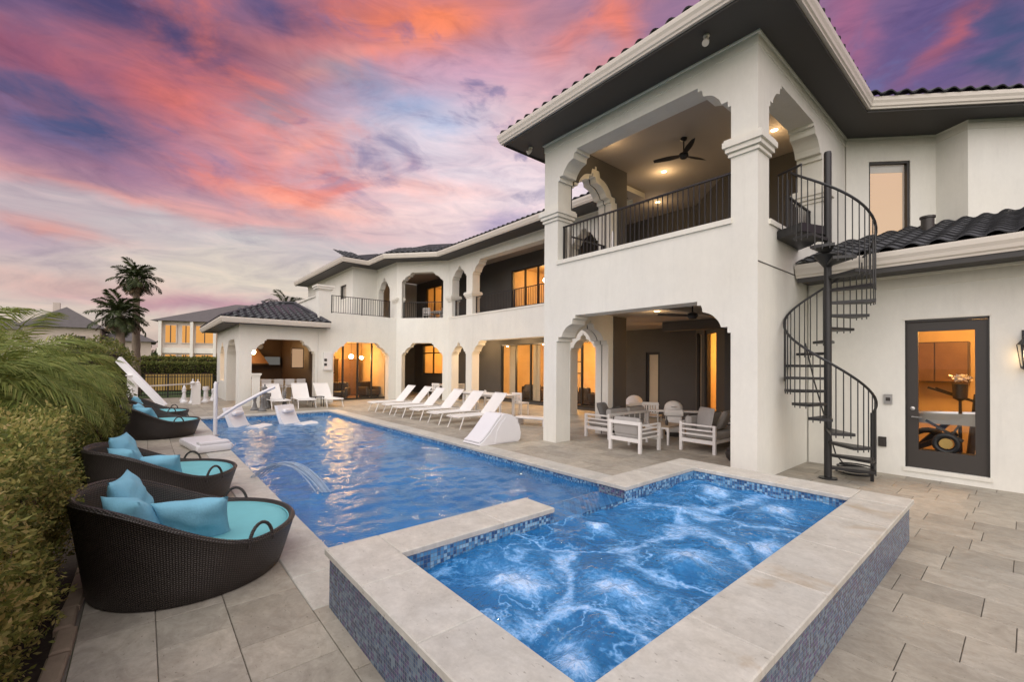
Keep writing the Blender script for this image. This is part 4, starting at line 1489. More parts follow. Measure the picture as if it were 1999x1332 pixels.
# ================================================================== SPIRAL STAIRCASE
SCX, SCY = 2.17, -8.70
stair = thing('spiral_staircase', 'black metal spiral staircase winding up to the upper balcony', 'staircase', (SCX, SCY, 0))
Rr_ = Vector((-.6436, -.7654, 0))
Fr_ = Vector((-.7654, .6436, 0))
def sdir(th):
    return Rr_ * math.cos(R(th)) + Fr_ * math.sin(R(th))
SR = .62
b = MB().tube([(0, 0, 0), (0, 0, 5.42)], .055, 14)
b.lathe([(.055, 5.42), (.05, 5.45), (.0, 5.47)], 14)
pole = b.build('pole', M_IRON, stair, smooth=True)
MB().lathe([(.13, 0), (.13, .02), (.06, .025)], 16).build('base_plate', M_IRON, stair)
MB().lathe([(.058, 3.52), (.19, 3.70), (.19, 3.73), (.058, 3.74)], 16).build('support_cone', M_IRON, stair, smooth=True)
NST = 19
RISE, TW, A0 = .21, 27.5, 25.0
for k in range(NST):
    th = A0 + TW * k
    z = RISE * (k + 1)
    n_ = 4
    ring = [sdir(th - 15 + 30 * i / n_) * SR for i in range(n_ + 1)]
    inn = [sdir(th - 40) * .055, sdir(th + 40) * .055]
    poly = [(p.x, p.y) for p in ring] + [(inn[1].x, inn[1].y), (inn[0].x, inn[0].y)]
    tr = MB().prism(poly, z - .045, z).build('tread', M_IRON, stair)
# landing that meets the balcony
lp_ = [sdir(160) * .06, sdir(160) * SR, sdir(178) * SR, Vector((.645, .35, 0)), Vector((.645, -.75, 0)), sdir(285) * SR, sdir(285) * .06]
MB().prism([(p.x, p.y) for p in lp_], 4.06, 4.20).build('landing', M_IRON, stair)
def hz(th):
    return RISE * ((th - A0) / TW + 1) + .95
pts = [sdir(t) * SR + Vector((0, 0, hz(t))) for t in range(18, 541, 9)]
MB().tube(pts, .02, 8).build('handrail', M_IRON, stair, smooth=True)
for k in range(NST):
    for dth in ((-9, 0, 9) if k else (0, 9)):
        th = A0 + TW * k + dth
        q = sdir(th) * (SR - .005)
        z0 = RISE * (k + 1) - .08
        MB().tube([(q.x, q.y, z0), (q.x, q.y, hz(th))], .0085, 6).build('baluster', M_IRON, stair, smooth=True)
q = sdir(16) * SR
MB().box(q.x - .022, q.x + .022, q.y - .022, q.y + .022, 0, hz(16) + .02).build('newel_post', M_IRON, stair)
# landing rail and its balusters
for (a, c_) in ((sdir(160) * SR, Vector((.63, .34, 0))),):
    MB().tube([a + Vector((0, 0, 5.14)), c_ + Vector((0, 0, 5.17))], .02, 8).build('landing_rail', M_IRON, stair, smooth=True)
    for i in range(6):
        q = a.lerp(c_, i / 5)
        MB().tube([(q.x, q.y, 4.1), (q.x, q.y, 5.14)], .0085, 6).build('baluster', M_IRON, stair, smooth=True)
MB().box(.60, .635, -.1, -.06, 4.2, 5.2).build('newel_post', M_IRON, stair)
# garden hose hanging through the stair and its coil on the ground
hose = thing('garden_hose', 'black garden hose coiled on the paving under the spiral stair', 'hose', (1.95, -9.35, 0))
pts = []
for i in range(90):
    a = i * .42
    rr_ = .13 + .09 * abs(math.sin(a * .23))
    pts.append((rr_ * math.cos(a) * 1.2, rr_ * math.sin(a), .02 + .0016 * i))
b = MB().tube(pts, .013, 6)
b.build('coil', M_BLACK, hose, smooth=True)
MB().tube([(.1, .05, .12), (.22, .20, .35), (.30, .42, .9), (.42, .62, 1.6), (.50, .80, 2.25)], .011, 6).build('hanging_end', M_BLACK, hose, smooth=True)

# ================================================================== CEILING FANS, LIGHTS, SMALL FITTINGS
def fan(loc, label, drop, rz):
    t = thing('ceiling_fan', label, 'ceiling fan', loc, rz, 'ceiling fans of the loggias')
    MB().lathe([(.075, drop), (.07, drop - .05), (.02, drop - .07)], 14).build('canopy', M_IRON, t, smooth=True)
    MB().tube([(0, 0, drop - .05), (0, 0, .04)], .016, 8).build('downrod', M_IRON, t, smooth=True)
    MB().lathe([(.0, -.08), (.07, -.07), (.11, -.02), (.10, .04), (.03, .07)], 16).build('motor', M_IRON, t, smooth=True)
    for k in range(3):
        a = k * 2 * PI / 3
        def bf(u, v, a=a):
            r_ = .09 + .62 * u
            w_ = .05 + .085 * math.sin(PI * min(1, u * .85 + .1))
            y_ = (v - .5) * w_ * 1.25
            z_ = .0 + .03 * u + (v - .5) * .035
            return (r_ * math.cos(a) - y_ * math.sin(a), r_ * math.sin(a) + y_ * math.cos(a), z_)
        MB().grid(bf, 8, 3).build('blade', M_IRON, t, smooth=True, fix=False)
fan((5.28, -9.73, 6.86), 'black three blade ceiling fan on the upper balcony ceiling', .41, R(15))
fan((4.62, -8.9, 2.93), 'black three blade ceiling fan above the white patio seats', .27, R(40))


def downlight(x, y, z, label, group='recessed ceiling lights', p=10):
    t = thing('ceiling_light', label, 'ceiling light', (x, y, z), 0, group)
    MB().lathe([(.07, -.002), (.085, -.006), (.09, 0)], 18).build('trim_ring', M_WHITEP, t)
    MB().lathe([(.0, -.004), (.068, -.004)], 18).build('lens', M_LAMP, t, fix=False)
    lamp((x, y, z - .30), p * .8, (1.0, .66, .34), .06)
downlight(6.55, -8.55, 7.27, 'small recessed light over the front left part of the upper balcony', p=8)
downlight(6.55, -11.0, 7.27, 'bright recessed light left of the upper fan over the balcony', p=16)
downlight(7.9, -12.9, 7.27, 'recessed light deepest in the upper balcony seen just above the railing', p=10)
downlight(3.75, -10.95, 7.27, 'recessed light behind the balcony column at the top of the spiral stair', p=10)
downlight(5.9, -9.62, 3.2, 'recessed light in the patio ceiling left of the lower fan', p=9)

downlight(12.4, -13.2, 3.2, 'recessed light in the loggia ceiling right of the long sliding doors', p=75)
downlight(15.6, -13.2, 3.2, 'recessed light in the loggia ceiling before the long sliding doors', p=75)
downlight(18.4, -13.2, 3.2, 'recessed light in the loggia ceiling at the narrow arch', p=60)
downlight(21.6, -12.2, 3.2, 'recessed light in the ceiling of the splayed arch', p=60)


def wall_lantern():
    t = thing('wall_lantern', 'black carriage lantern glowing on the wall at the right edge', 'lantern', (.03, -9.86, 2.0))
    MB().bar((0, -.08, .30), (0, .0, .30), .02, .02).box(-.05, .05, -.088, -.075, .12, .42).build('bracket', M_IRON, t)
    MB().lathe([(.105, .20), (.07, .25), (.045, .29), (.05, .31), (.02, .36), (.0, .40)], 6).build('roof', M_IRON, t)
    b_ = MB()
    for k in range(6):
        a = k * PI / 3
        b_.bar((.06 * math.cos(a), .06 * math.sin(a), -.14), (.098 * math.cos(a), .098 * math.sin(a), .20), .012, .012)
    b_.lathe([(.0, -.19), (.03, -.17), (.066, -.14), (.066, -.125)], 6)
    b_.build('cage', M_IRON, t)
    MB().lathe([(.055, -.125), (.09, .19)], 6).build('glass', M_GLASS, t, fix=False)
    MB().lathe([(.0, -.06), (.022, -.04), (.026, .02), (.0, .09)], 10).build('bulb', M_LAMP, t, smooth=True)
    lamp((.03, -9.86, 2.02), 9, (1.0, .62, .30), .03)
wall_lantern()


def spot(loc, label, aim):
    t = thing('security_light', label, 'floodlight', loc, 0, 'eave floodlights')
    MB().lathe([(.05, 0), (.05, -.02), (.02, -.03)], 12).build('mount', M_GUT, t)
    a = Vector(aim).normalized()
    MB().tube([(0, 0, -.03), Vector((0, 0, -.07)) + a * .02], .015, 8).build('arm', M_GUT, t)
    MB().tube([Vector((0, 0, -.07)) - a * .03, Vector((0, 0, -.07)) + a * .03, Vector((0, 0, -.07)) + a * .10], [.03, .05, .055], 12).build('head', M_GUT, t, smooth=True)
spot((3.4, -6.98, 7.275), 'small round floodlight under the near eave above the corner pillar', (-.1, .5, -.8))
spot((8.0, -7.3, 7.275), 'small floodlight under the left end of the tall eave', (.3, .6, -.6))


def outlet(x, z, label, m_):
    t = thing('outlet_box', label, 'outlet', (x, -9.95, z), 0)
    MB().cbox(-.055, .055, -.0, .03, -.085, .085, .004).build('cover', m_, t)
    MB().cbox(-.03, .03, .028, .042, -.03, .03, .003).build('flap', M_DOORG, t)
outlet(1.60, 1.30, 'grey switch box on the wall left of the glazed grey door', M_STEEL)
outlet(1.68, .55, 'dark socket box low on the wall beside the spiral stair', M_DOORG)

# ================================================================== DAYBEDS
def daybed(loc, rz, label):
    t = thing('wicker_daybed', label, 'daybed', loc, rz, 'round wicker daybeds along the hedge')
    N_ = 64
    def rim(a):
        s = (math.sin(a) + .55) / 1.45
        s = min(1, max(0, s))
        s = s * s * (3 - 2 * s)
        return .37 + .40 * s
    def ring(r, zf):
        return [(r * math.cos(2 * PI * j / N_), r * math.sin(2 * PI * j / N_), zf(2 * PI * j / N_)) for j in range(N_)]
    rb, rt_ = .69, .80
    vs = []
    lv = [ring(rb - .02, lambda a: 0), ring(rb, lambda a: .015)]
    for q in (.25, .5, .75, 1.0):
        lv.append(ring(rb + (rt_ - rb) * q, lambda a, q=q: rim(a) * q))
    lv.append(ring(rt_ + .008, lambda a: rim(a) + .012))
    lv.append(ring(rt_ - .012, lambda a: rim(a) + .028))
    lv.append(ring(rt_ - .045, lambda a: rim(a) + .012))
    lv.append(ring(rt_ - .055, lambda a: rim(a) - .02))
    lv.append(ring(rt_ - .085, lambda a: .22))
    for L in lv:
        vs += L
    fs = []
    for k in range(len(lv) - 1):
        for j in range(N_):
            jj = (j + 1) % N_
            fs.append((k * N_ + j, k * N_ + jj, (k + 1) * N_ + jj, (k + 1) * N_ + j))
    fs.append(tuple(range((len(lv) - 1) * N_, len(lv) * N_)))
    MB().add(vs, fs).build('shell', M_WICK, t, smooth=True, angle=60)
    # rolled rim band
    MB().tube([((rt_ - .018) * math.cos(2 * PI * j / N_), (rt_ - .018) * math.sin(2 * PI * j / N_), rim(2 * PI * j / N_) + .018) for j in range(N_)], .019, 8, True).build('rim', M_WICK, t, smooth=True)
    # mattress follows the inside of the shell
    def inner(a, z):
        return rb + (rt_ - rb) * min(1.0, z / rim(a)) - .034
    mv, mf = [], []
    prof = [(.0, .395), (.55, .394), (.86, .390), (.955, .376), (1.0, .345), (1.0, .28), (1.0, .22)]
    for (q, z) in prof[1:]:
        for j in range(N_):
            a = 2 * PI * j / N_
            r_ = inner(a, min(z, .345)) * q if q < 1 else inner(a, z)
            mv.append((r_ * math.cos(a), r_ * math.sin(a), z + .006 * math.sin(4 * r_ * math.cos(a) + 1) * math.sin(5 * r_ * math.sin(a))))
    for k in range(len(prof) - 2):
        for j in range(N_):
            jj = (j + 1) % N_
            mf.append((k * N_ + j, k * N_ + jj, (k + 1) * N_ + jj, (k + 1) * N_ + j))
    mv.append((0, 0, .395))
    for j in range(N_):
        mf.append((len(mv) - 1, j, (j + 1) % N_))
    mo = MB().add(mv, mf).build('mattress', M_CYAN, t, smooth=True, angle=70)
    MB().tube([(inner(2 * PI * j / N_, .36) * .985 * math.cos(2 * PI * j / N_), inner(2 * PI * j / N_, .36) * .985 * math.sin(2 * PI * j / N_), .368) for j in range(N_)], .008, 6, True).build('piping', M_CYAN, mo, smooth=True)
    for s_ in (-1, 1):
        a0 = -PI / 2 + s_ * 1.02
        hp = []
        c0 = Vector(((rt_ - .02) * math.cos(a0), (rt_ - .02) * math.sin(a0), rim(a0) - .03))
        tn = Vector((-math.sin(a0), math.cos(a0), 0))
        for i in range(13):
            q = PI * i / 12
            hp.append(c0 + tn * (.115 * math.cos(q)) + Vector((0, 0, .175 * math.sin(q))))
        MB().tube(hp, .014, 8).build('handle', M_WICK, t, smooth=True)
    return t


def pillow(loc, rot, label, size=.47, seed=0):
    rn = random.Random(seed)
    ph = [rn.uniform(0, 6) for _ in range(6)]
    def f(u, v, sgn):
        x, y_ = 2 * u - 1, 2 * v - 1
        edge = (1 - abs(x) ** 2.6) * (1 - abs(y_) ** 2.6)
        pin = 1 - .10 * (1 - x * x) * abs(y_) ** 3
        pin2 = 1 - .10 * (1 - y_ * y_) * abs(x) ** 3
        wr = .012 * math.sin(6 * x + ph[0] + 3 * y_) * edge + .008 * math.sin(11 * y_ + ph[1] - 5 * x) * edge
        return (x * size / 2 * pin2, y_ * size / 2 * pin, sgn * (.105 * edge ** .6 + wr))
    b = MB()
    n_ = 14
    b.grid(lambda u, v: f(u, v, 1), n_, n_).grid(lambda u, v: f(u, v, -1), n_, n_)
    o = b.build('pillow', M_PIL, None, smooth=True, angle=0)
    bm = bmesh.new(); bm.from_mesh(o.data)
    bmesh.ops.remove_doubles(bm, verts=bm.verts, dist=.0005)
    bmesh.ops.recalc_face_normals(bm, faces=bm.faces)
    bm.to_mesh(o.data); bm.free()
    o.location = loc
    o.rotation_euler = rot
    tag(o, label, 'pillow', 'blue pillows on the daybeds')
    return o


DB = [(4.80, -.36), (7.38, -.24), (14.1, -.36), (16.9, -.30)]
daybed((*DB[0], 0), 0, 'round dark wicker daybed nearest the camera beside the clipped hedge')
daybed((*DB[1], 0), R(6), 'round dark wicker daybed second from the camera partly behind the front one')
daybed((*DB[2], 0), R(-8), 'round dark wicker daybed third along by the far rounded bush')
daybed((*DB[3], 0), R(-5), 'round dark wicker daybed farthest along the deck by the white leaning beam')
def pil(k, dx, dy, z, rx, rz, label, seed, s=.47):
    pillow((DB[k][0] + dx, DB[k][1] + dy, z), (rx, 0, rz), label, s, seed)
pil(0, .16, .42, .64, R(68), R(-12), 'tall blue pillow standing at the back of the nearest daybed', 1, .52)
pil(0, -.26, .40, .60, R(62), R(32), 'crumpled blue pillow at the left back of the nearest daybed against the hedge', 2, .44)
pil(0, -.34, .02, .52, R(60), R(72), 'wide blue pillow lying along the near rim of the nearest daybed', 3, .52)
pil(1, .20, .40, .66, R(70), R(-18), 'tall blue pillow at the back of the second daybed', 4, .52)
pil(1, -.24, .36, .60, R(62), R(34), 'curled blue pillow at the left of the second daybed', 5, .44)
pil(1, -.34, .05, .50, R(58), R(70), 'blue pillow leaning on the near rim of the second daybed', 6, .46)
pil(2, .10, .40, .60, R(66), R(-10), 'blue pillow at the back of the third daybed', 7, .5)
pil(2, -.28, .28, .56, R(60), R(44), 'blue pillow on the near side of the third daybed', 8, .46)
pil(3, .0, .42, .62, R(68), 0, 'blue pillow on the farthest daybed', 9, .5)

# ================================================================== POOLSIDE LOUNGERS
def lounger(loc, rz, label, group, ang=48):
    t = thing('sun_lounger', label, 'sun lounger', loc, rz, group)
    W2, L1, zs = .33, 1.18, .36
    a = R(ang)
    LB_ = .82
    bx_, bz = math.cos(a) * LB_, math.sin(a) * LB_
    def seat(u, v):
        return (.02 + L1 * u, -W2 + .03 + (2 * W2 - .06) * v, zs - .018 * math.sin(PI * v) - .012 * math.sin(PI * u))
    MB().grid(seat, 6, 6).build('seat', M_SLING, t, smooth=True, fix=False)
    def back(u, v):
        return (L1 + bx_ * u, -W2 + .03 + (2 * W2 - .06) * v, zs + bz * u - .02 * math.sin(PI * v) * (1 - .3 * u))
    MB().grid(back, 6, 6).build('backrest', M_SLING, t, smooth=True, fix=False)
    b = MB()
    for s_ in (-1, 1):
        b.tube([(-.02, s_ * W2, zs - .02), (.05, s_ * W2, zs), (L1, s_ * W2, zs), (L1 + .52, s_ * W2, zs - .02)], .017, 8)
    b.tube([(-.02, -W2, zs - .02), (-.04, 0, zs - .025), (-.02, W2, zs - .02)], .015, 8)
    b.tube([(L1 + .52, -W2, zs - .02), (L1 + .52, W2, zs - .02)], .015, 8)
    b.build('frame', M_WHITEP, t, smooth=True)
    b = MB()
    for s_ in (-1, 1):
        b.tube([(L1, s_ * (W2 - .02), zs), (L1 + bx_, s_ * (W2 - .02), zs + bz)], .015, 8)
    b.tube([(L1 + bx_, -W2 + .02, zs + bz), (L1 + bx_, W2 - .02, zs + bz)], .015, 8)
    b.build('back_frame', M_WHITEP, t, smooth=True)
    for s_ in (-1, 1):
        MB().tube([(.16, s_ * W2, zs - .01), (.10, s_ * W2, .18), (.02, s_ * (W2 + .01), 0)], [.02, .017, .014], 8).build('leg', M_WHITEP, t, smooth=True)
        MB().tube([(L1 + .30, s_ * W2, zs - .015), (L1 + .37, s_ * W2, .18), (L1 + .46, s_ * (W2 + .01), 0)], [.02, .017, .014], 8).build('leg', M_WHITEP, t, smooth=True)
    return t


names = ['nearest the camera in the poolside row, behind the white wedge', 'second from the camera in the poolside row', 'third from the camera in the poolside row',
         'fourth from the camera in the poolside row', 'fifth from the camera in the poolside row', 'farthest from the camera in the poolside row']
lx = [10.75, 11.95, 13.15, 14.3, 15.45, 16.6]
first = None
for i, x in enumerate(lx):
    lab = 'white sling sun lounger ' + names[i]
    if first is None:
        first = lounger((x, -6.85, 0), R(-92), lab, 'sun loungers in the poolside row')
    else:
        dup(first, (x, -6.85 + random.uniform(-.05, .05), 0), R(-92) + random.uniform(-.04, .04), lab)
bk = [((19.0, -6.25), R(4), 'white sling lounger at the far pool end nearest the glazed arch'), ((19.25, -5.2), R(-3), 'middle white sling lounger at the far end of the pool'),
      ((19.35, -4.25), R(2), 'left white sling lounger at the far pool end by the striped kitchen counter')]
for (p_, r_, lab) in bk:
    o = dup(first, (*p_, 0), r_, lab)
    def setg(q):
        if 'group' in q.keys():
            q['group'] = 'sun loungers at the far end of the pool'
    setg(o)
# low side tables between the far loungers
def side_table(loc, label, m_=None, s=.42, h=.42):
    t = thing('side_table', label, 'side table', loc)
    MB().cbox(-s / 2, s / 2, -s / 2, s / 2, h - .03, h, .004).build('table_top', m_ or M_WHITEP, t)
    for sx in (-1, 1):
        for sy in (-1, 1):
            MB().box(sx * (s / 2 - .03) - .015, sx * (s / 2 - .03) + .015, sy * (s / 2 - .03) - .015, sy * (s / 2 - .03) + .015, 0, h - .03).build('leg', m_ or M_WHITEP, t)
    return t
side_table((19.7, -5.75, 0), 'dark low side table between two loungers at the far pool end', M_DOORG, .4, .45)


def ledge(loc, rz, label):
    """moulded in-pool chaise: one thick S profile"""
    t = thing('ledge_lounger', label, 'pool lounger', loc, rz, 'moulded loungers standing in the pool')
    top = [(-.15, .06), (.0, .20), (.18, .32), (.42, .34), (.62, .24), (.82, .20), (.98, .34), (1.12, .60), (1.22, .86)]
    pl = top + [(1.34, .86), (1.24, .58), (1.12, .30), (1.02, .02), (.90, 0), (.78, .06), (.58, .10), (.40, .18), (.22, .16), (.08, .06), (-.02, 0), (-.15, 0)]
    MB().extr(pl, (0, -.33, 0), (1, 0, 0), (0, 0, 1), (0, 1, 0), .66).build('body', M_PLAST, t, smooth=True, angle=50)
    MB().rbox(1.0, 1.16, -.2, .2, .62, .74, .04).build('headrest', M_PLAST, t, smooth=True)
    return t
ledge((15.2, -3.0, -.40), R(42), 'left white moulded lounger sitting in the shallow pool end')
ledge((15.0, -4.25, -.40), R(30), 'right white moulded lounger sitting in the shallow pool end')

# white wedge shaped resin chaise on the deck edge
wg = thing('pool_chaise', 'white wedge shaped resin chaise lying on the deck at the pool edge', 'pool chaise', (8.0, -5.80, 0.004))
pl = [(0, .02), (.03, .0), (1.16, 0), (1.22, .05), (1.24, .20), (1.20, .38), (1.10, .54), (.95, .65), (.80, .69), (.68, .66), (.50, .48), (.30, .26), (.12, .10), (.02, .05)]
MB().extr(pl, (.0, 0, 0), (0, -1, 0), (0, 0, 1), (1, 0, 0), .66).build('body', M_PLAST, wg, smooth=True, angle=40)
pl2 = [(.45, .03), (1.10, .03), (1.17, .10), (1.17, .22), (1.12, .38), (1.02, .50), (.90, .58), (.76, .60), (.64, .50), (.5, .30)]
MB().extr(pl2, (-.012, 0, 0), (0, -1, 0), (0, 0, 1), (1, 0, 0), .012).build('side_panel', M_PLAST, wg)
MB().extr([(.02, .06), (.12, .12), (.30, .28), (.50, .50), (.66, .67), (.64, .69), (.48, .53), (.28, .31), (.10, .14), (.01, .09)], (.03, 0, 0), (0, -1, 0), (0, 0, 1), (1, 0, 0), .60).build('seat_panel', M_PLAST, wg)
# flat white resin board on the near deck edge
bd = thing('resin_lounge_pad', 'flat white resin pad lying on the left deck edge near the water', 'lounge pad', (11.55, -1.02, 0.006), R(8))
MB().rbox(-.75, .75, -.36, .30, 0, .16, .05).build('body', M_PLAST, bd, smooth=True)
MB().rbox(-.72, -.45, -.30, .24, .15, .22, .03).build('headrest', M_PLAST, bd, smooth=True)

# white pool hand rail
hr = thing('pool_handrail', 'white tubular pool handrail standing at the left pool edge', 'handrail', (13.25, -1.40, 0))
MB().tube([(0, 0, 0), (0, 0, 1.32), (.0, -.02, 1.36)], .045, 12).build('post', M_PLAST, hr, smooth=True)
MB().tube([(0, -.02, .42), (.02, -.45, .72), (.06, -1.05, 1.06), (.08, -1.35, 1.2)], .04, 12).build('arm', M_PLAST, hr, smooth=True)
MB().lathe([(.09, 0), (.09, .02), (.05, .03)], 16).build('base_plate', M_STEEL, hr)

# arched jets of water falling into the pool
def jet(loc, dx, dy, h, label):
    t = thing('water_jet', label, 'water jet', loc, 0, 'arched water jets')
    rj = random.Random(4)
    for k in range(11):
        o_ = (k - 5) * .016 + rj.uniform(-.006, .006)
        hk, rk = h * rj.uniform(.9, 1.06), rj.uniform(.92, 1.06)
        pts = [(dx * rk * i / 18 + o_ * .6, dy * rk * i / 18 + o_, 4 * hk * (i / 18) * (1 - i / 18) - .14 * i / 18) for i in range(19)]
        MB().tube(pts, [.0045 + .005 * (i / 18) + .002 * math.sin(i * 1.9 + k) for i in range(19)], 6).build('stream', M_JET, t, smooth=True)
    b = MB()
    for k in range(90):
        u = 1 - abs(rj.gauss(0, .16))
        c_ = Vector((dx * u + rj.gauss(0, .07), dy * u + rj.gauss(0, .07), max(-.10, 4 * h * u * (1 - u) - .14 * u + rj.gauss(0, .03))))
        r_ = rj.uniform(.004, .011)
        b.add([c_ + Vector((r_, 0, 0)), c_ + Vector((0, r_, 0)), c_ - Vector((r_, 0, 0)), c_ - Vector((0, r_, 0)), c_ + Vector((0, 0, r_)), c_ - Vector((0, 0, r_))],
              [(0, 1, 4), (1, 2, 4), (2, 3, 4), (3, 0, 4), (1, 0, 5), (2, 1, 5), (3, 2, 5), (0, 3, 5)])
    struct(b.build('droplets', M_JET, t, fix=False), 'stuff')
    return t
jet((8.0, -1.40, .01), -1.05, -.75, .34, 'low arch of water from the left deck falling into the pool near the second daybed')

# ================================================================== PATIO SEATING
def armchair(loc, rz, label):
    """white aluminium frame chair, open back; local: faces +Y, width along X"""
    t = thing('patio_armchair', label, 'armchair', loc, rz, 'white framed patio armchairs')
    w, d_ = .38, .36
    for sx in (-1, 1):
        MB().box(sx * w - .03, sx * w + .03, -d_ - .03, -d_ + .03, 0, .66).build('leg', M_WHITEP, t)
        MB().box(sx * w - .03, sx * w + .03, d_ - .03, d_ + .03, 0, .60).build('leg', M_WHITEP, t)
        MB().box(sx * w - .028, sx * w + .028, -d_ + .03, d_ - .03, .57, .60).build('arm', M_WHITEP, t)
        for z in (.30, .40, .49):
            MB().box(sx * w - .014, sx * w + .014, -d_ + .03, d_ - .03, z, z + .035).build('side_slat', M_WHITEP, t)
    MB().box(-w + .03, w - .03, -d_ - .026, -d_ + .026, .585, .655).build('back_rail', M_WHITEP, t)
    MB().box(-w + .03, w - .03, -d_ - .024, -d_ + .024, .22, .30).build('back_rail', M_WHITEP, t)
    MB().box(-w + .03, w - .03, d_ - .02, d_ + .02, .22, .28).build('front_rail', M_WHITEP, t)
    MB().rbox(-w + .05, w - .05, -d_ + .05, d_, .28, .43, .05).build('seat_cushion', M_GREYC, t, smooth=True)
    MB().rbox(-w + .05, w - .05, -d_ + .02, -d_ + .16, .36, .74, .05).build('back_cushion', M_GREYC, t, smooth=True)
    return t


def sofa(loc, rz, label, n_=2, L=1.75):
    t = thing('patio_sofa', label, 'sofa', loc, rz, 'white framed patio sofas')
    d_ = .37
    for sx in (-1, 1):
        x = sx * L / 2
        MB().box(x - .03, x + .03, -d_ - .03, -d_ + .03, 0, .64).build('leg', M_WHITEP, t)
        MB().box(x - .03, x + .03, d_ - .03, d_ + .03, 0, .60).build('leg', M_WHITEP, t)
        MB().box(x - .028, x + .028, -d_ + .03, d_ - .03, .565, .60).build('arm', M_WHITEP, t)
        MB().box(x - .024, x + .024, -d_ + .03, d_ - .03, .20, .28).build('side_rail', M_WHITEP, t)
        for z in (.36, .46):
            MB().box(x - .014, x + .014, -d_ + .03, d_ - .03, z, z + .035).build('side_slat', M_WHITEP, t)
    MB().box(-L / 2 + .03, L / 2 - .03, -d_ - .024, -d_ + .024, .58, .64).build('back_rail', M_WHITEP, t)
    MB().box(-L / 2 + .03, L / 2 - .03, -d_ - .02, -d_ + .02, .22, .29).build('back_rail', M_WHITEP, t)
    MB().box(-L / 2 + .03, L / 2 - .03, d_ - .02, d_ + .02, .22, .28).build('front_rail', M_WHITEP, t)
    for i in range(7):
        x = -L / 2 + .12 + (L - .24) * i / 6
        MB().box(x - .012, x + .012, -d_ - .012, -d_ + .012, .29, .58).build('back_slat', M_WHITEP, t)
    for i in range(n_):
        x0 = -L / 2 + .05 + (L - .10) * i / n_
        x1 = -L / 2 + .05 + (L - .10) * (i + 1) / n_
        MB().rbox(x0 + .005, x1 - .005, -d_ + .05, d_, .28, .43, .05).build('seat_cushion', M_GREYC, t, smooth=True)
        MB().rbox(x0 + .01, x1 - .01, -d_ + .03, -d_ + .18, .40, .76, .06).build('back_cushion', M_GREYC, t, smooth=True)
    return t


armchair((5.66, -8.34, 0), R(180), 'white framed patio armchair with its open back towards the pool')
sofa((4.62, -10.0, 0), R(90), 'white framed patio sofa at the right beside the big corner pillar', 2, 1.75)
sofa((7.15, -9.75, 0), R(-90), 'white framed patio sofa at the left with grey cushions beside the side arch', 2, 1.7)
def cushion(loc, rot, label, m_, s=.46):
    o = MB()
    o.grid(lambda u, v: ((u - .5) * s, (v - .5) * s, .07 * ((1 - (2 * u - 1) ** 4) * (1 - (2 * v - 1) ** 4)) ** .5), 10, 10)
    o.grid(lambda u, v: ((u - .5) * s, (v - .5) * s, -.07 * ((1 - (2 * u - 1) ** 4) * (1 - (2 * v - 1) ** 4)) ** .5), 10, 10)
    q = o.build('scatter_cushion', m_, None, smooth=True, angle=0)
    q.location = loc
    q.rotation_euler = rot
    tag(q, label, 'cushion', 'scatter cushions on the patio sofas')
cushion((4.60, -9.42, .68), (R(78), 0, R(150)), 'large beige cushion standing at the near end of the right patio sofa', M_GREYC, .54)
cushion((4.40, -9.9, .66), (R(66), 0, R(95)), 'beige cushion leaning on the back of the right patio sofa', M_GREYC, .48)
cushion((7.28, -9.35, .64), (R(66), 0, R(-80)), 'dark grey cushion at the near end of the left patio sofa', M_DGREY, .50)
cushion((7.30, -9.85, .64), (R(64), 0, R(-95)), 'dark grey cushion in the middle of the left patio sofa', M_DGREY, .48)
ct = thing('coffee_table', 'low coffee table with pale wood top between the white patio seats', 'coffee table', (5.75, -9.75, 0), R(4))
for i in range(6):
    y_ = -.42 + .84 * i / 6
    MB().cbox(-.30, .30, y_ + .003, y_ + .137, .41, .435, .003).build('plank', paint('pale_teak_%d' % i, (.36 + .03 * random.random(), .29, .20), .6, .2, 6.0), ct)
for sx in (-1, 1):
    for sy in (-1, 1):
        MB().box(sx * .27 - .022, sx * .27 + .022, sy * .39 - .022, sy * .39 + .022, 0, .41).build('leg', M_WHITEP, ct)
MB().box(-.29, .29, -.41, .41, .37, .409).build('apron', M_WHITEP, ct)
vs_ = thing('bottle', 'small dark bottle standing on the pale coffee table', 'bottle', (5.62, -9.6, .436))
MB().lathe([(.032, 0), (.034, .01), (.034, .10), (.012, .14), (.012, .19), (.0, .19)], 12).build('body', M_DOORG, vs_, smooth=True)
MB().lathe([(.013, .185), (.013, .205), (0, .205)], 10).build('cap', M_BLACK, vs_)


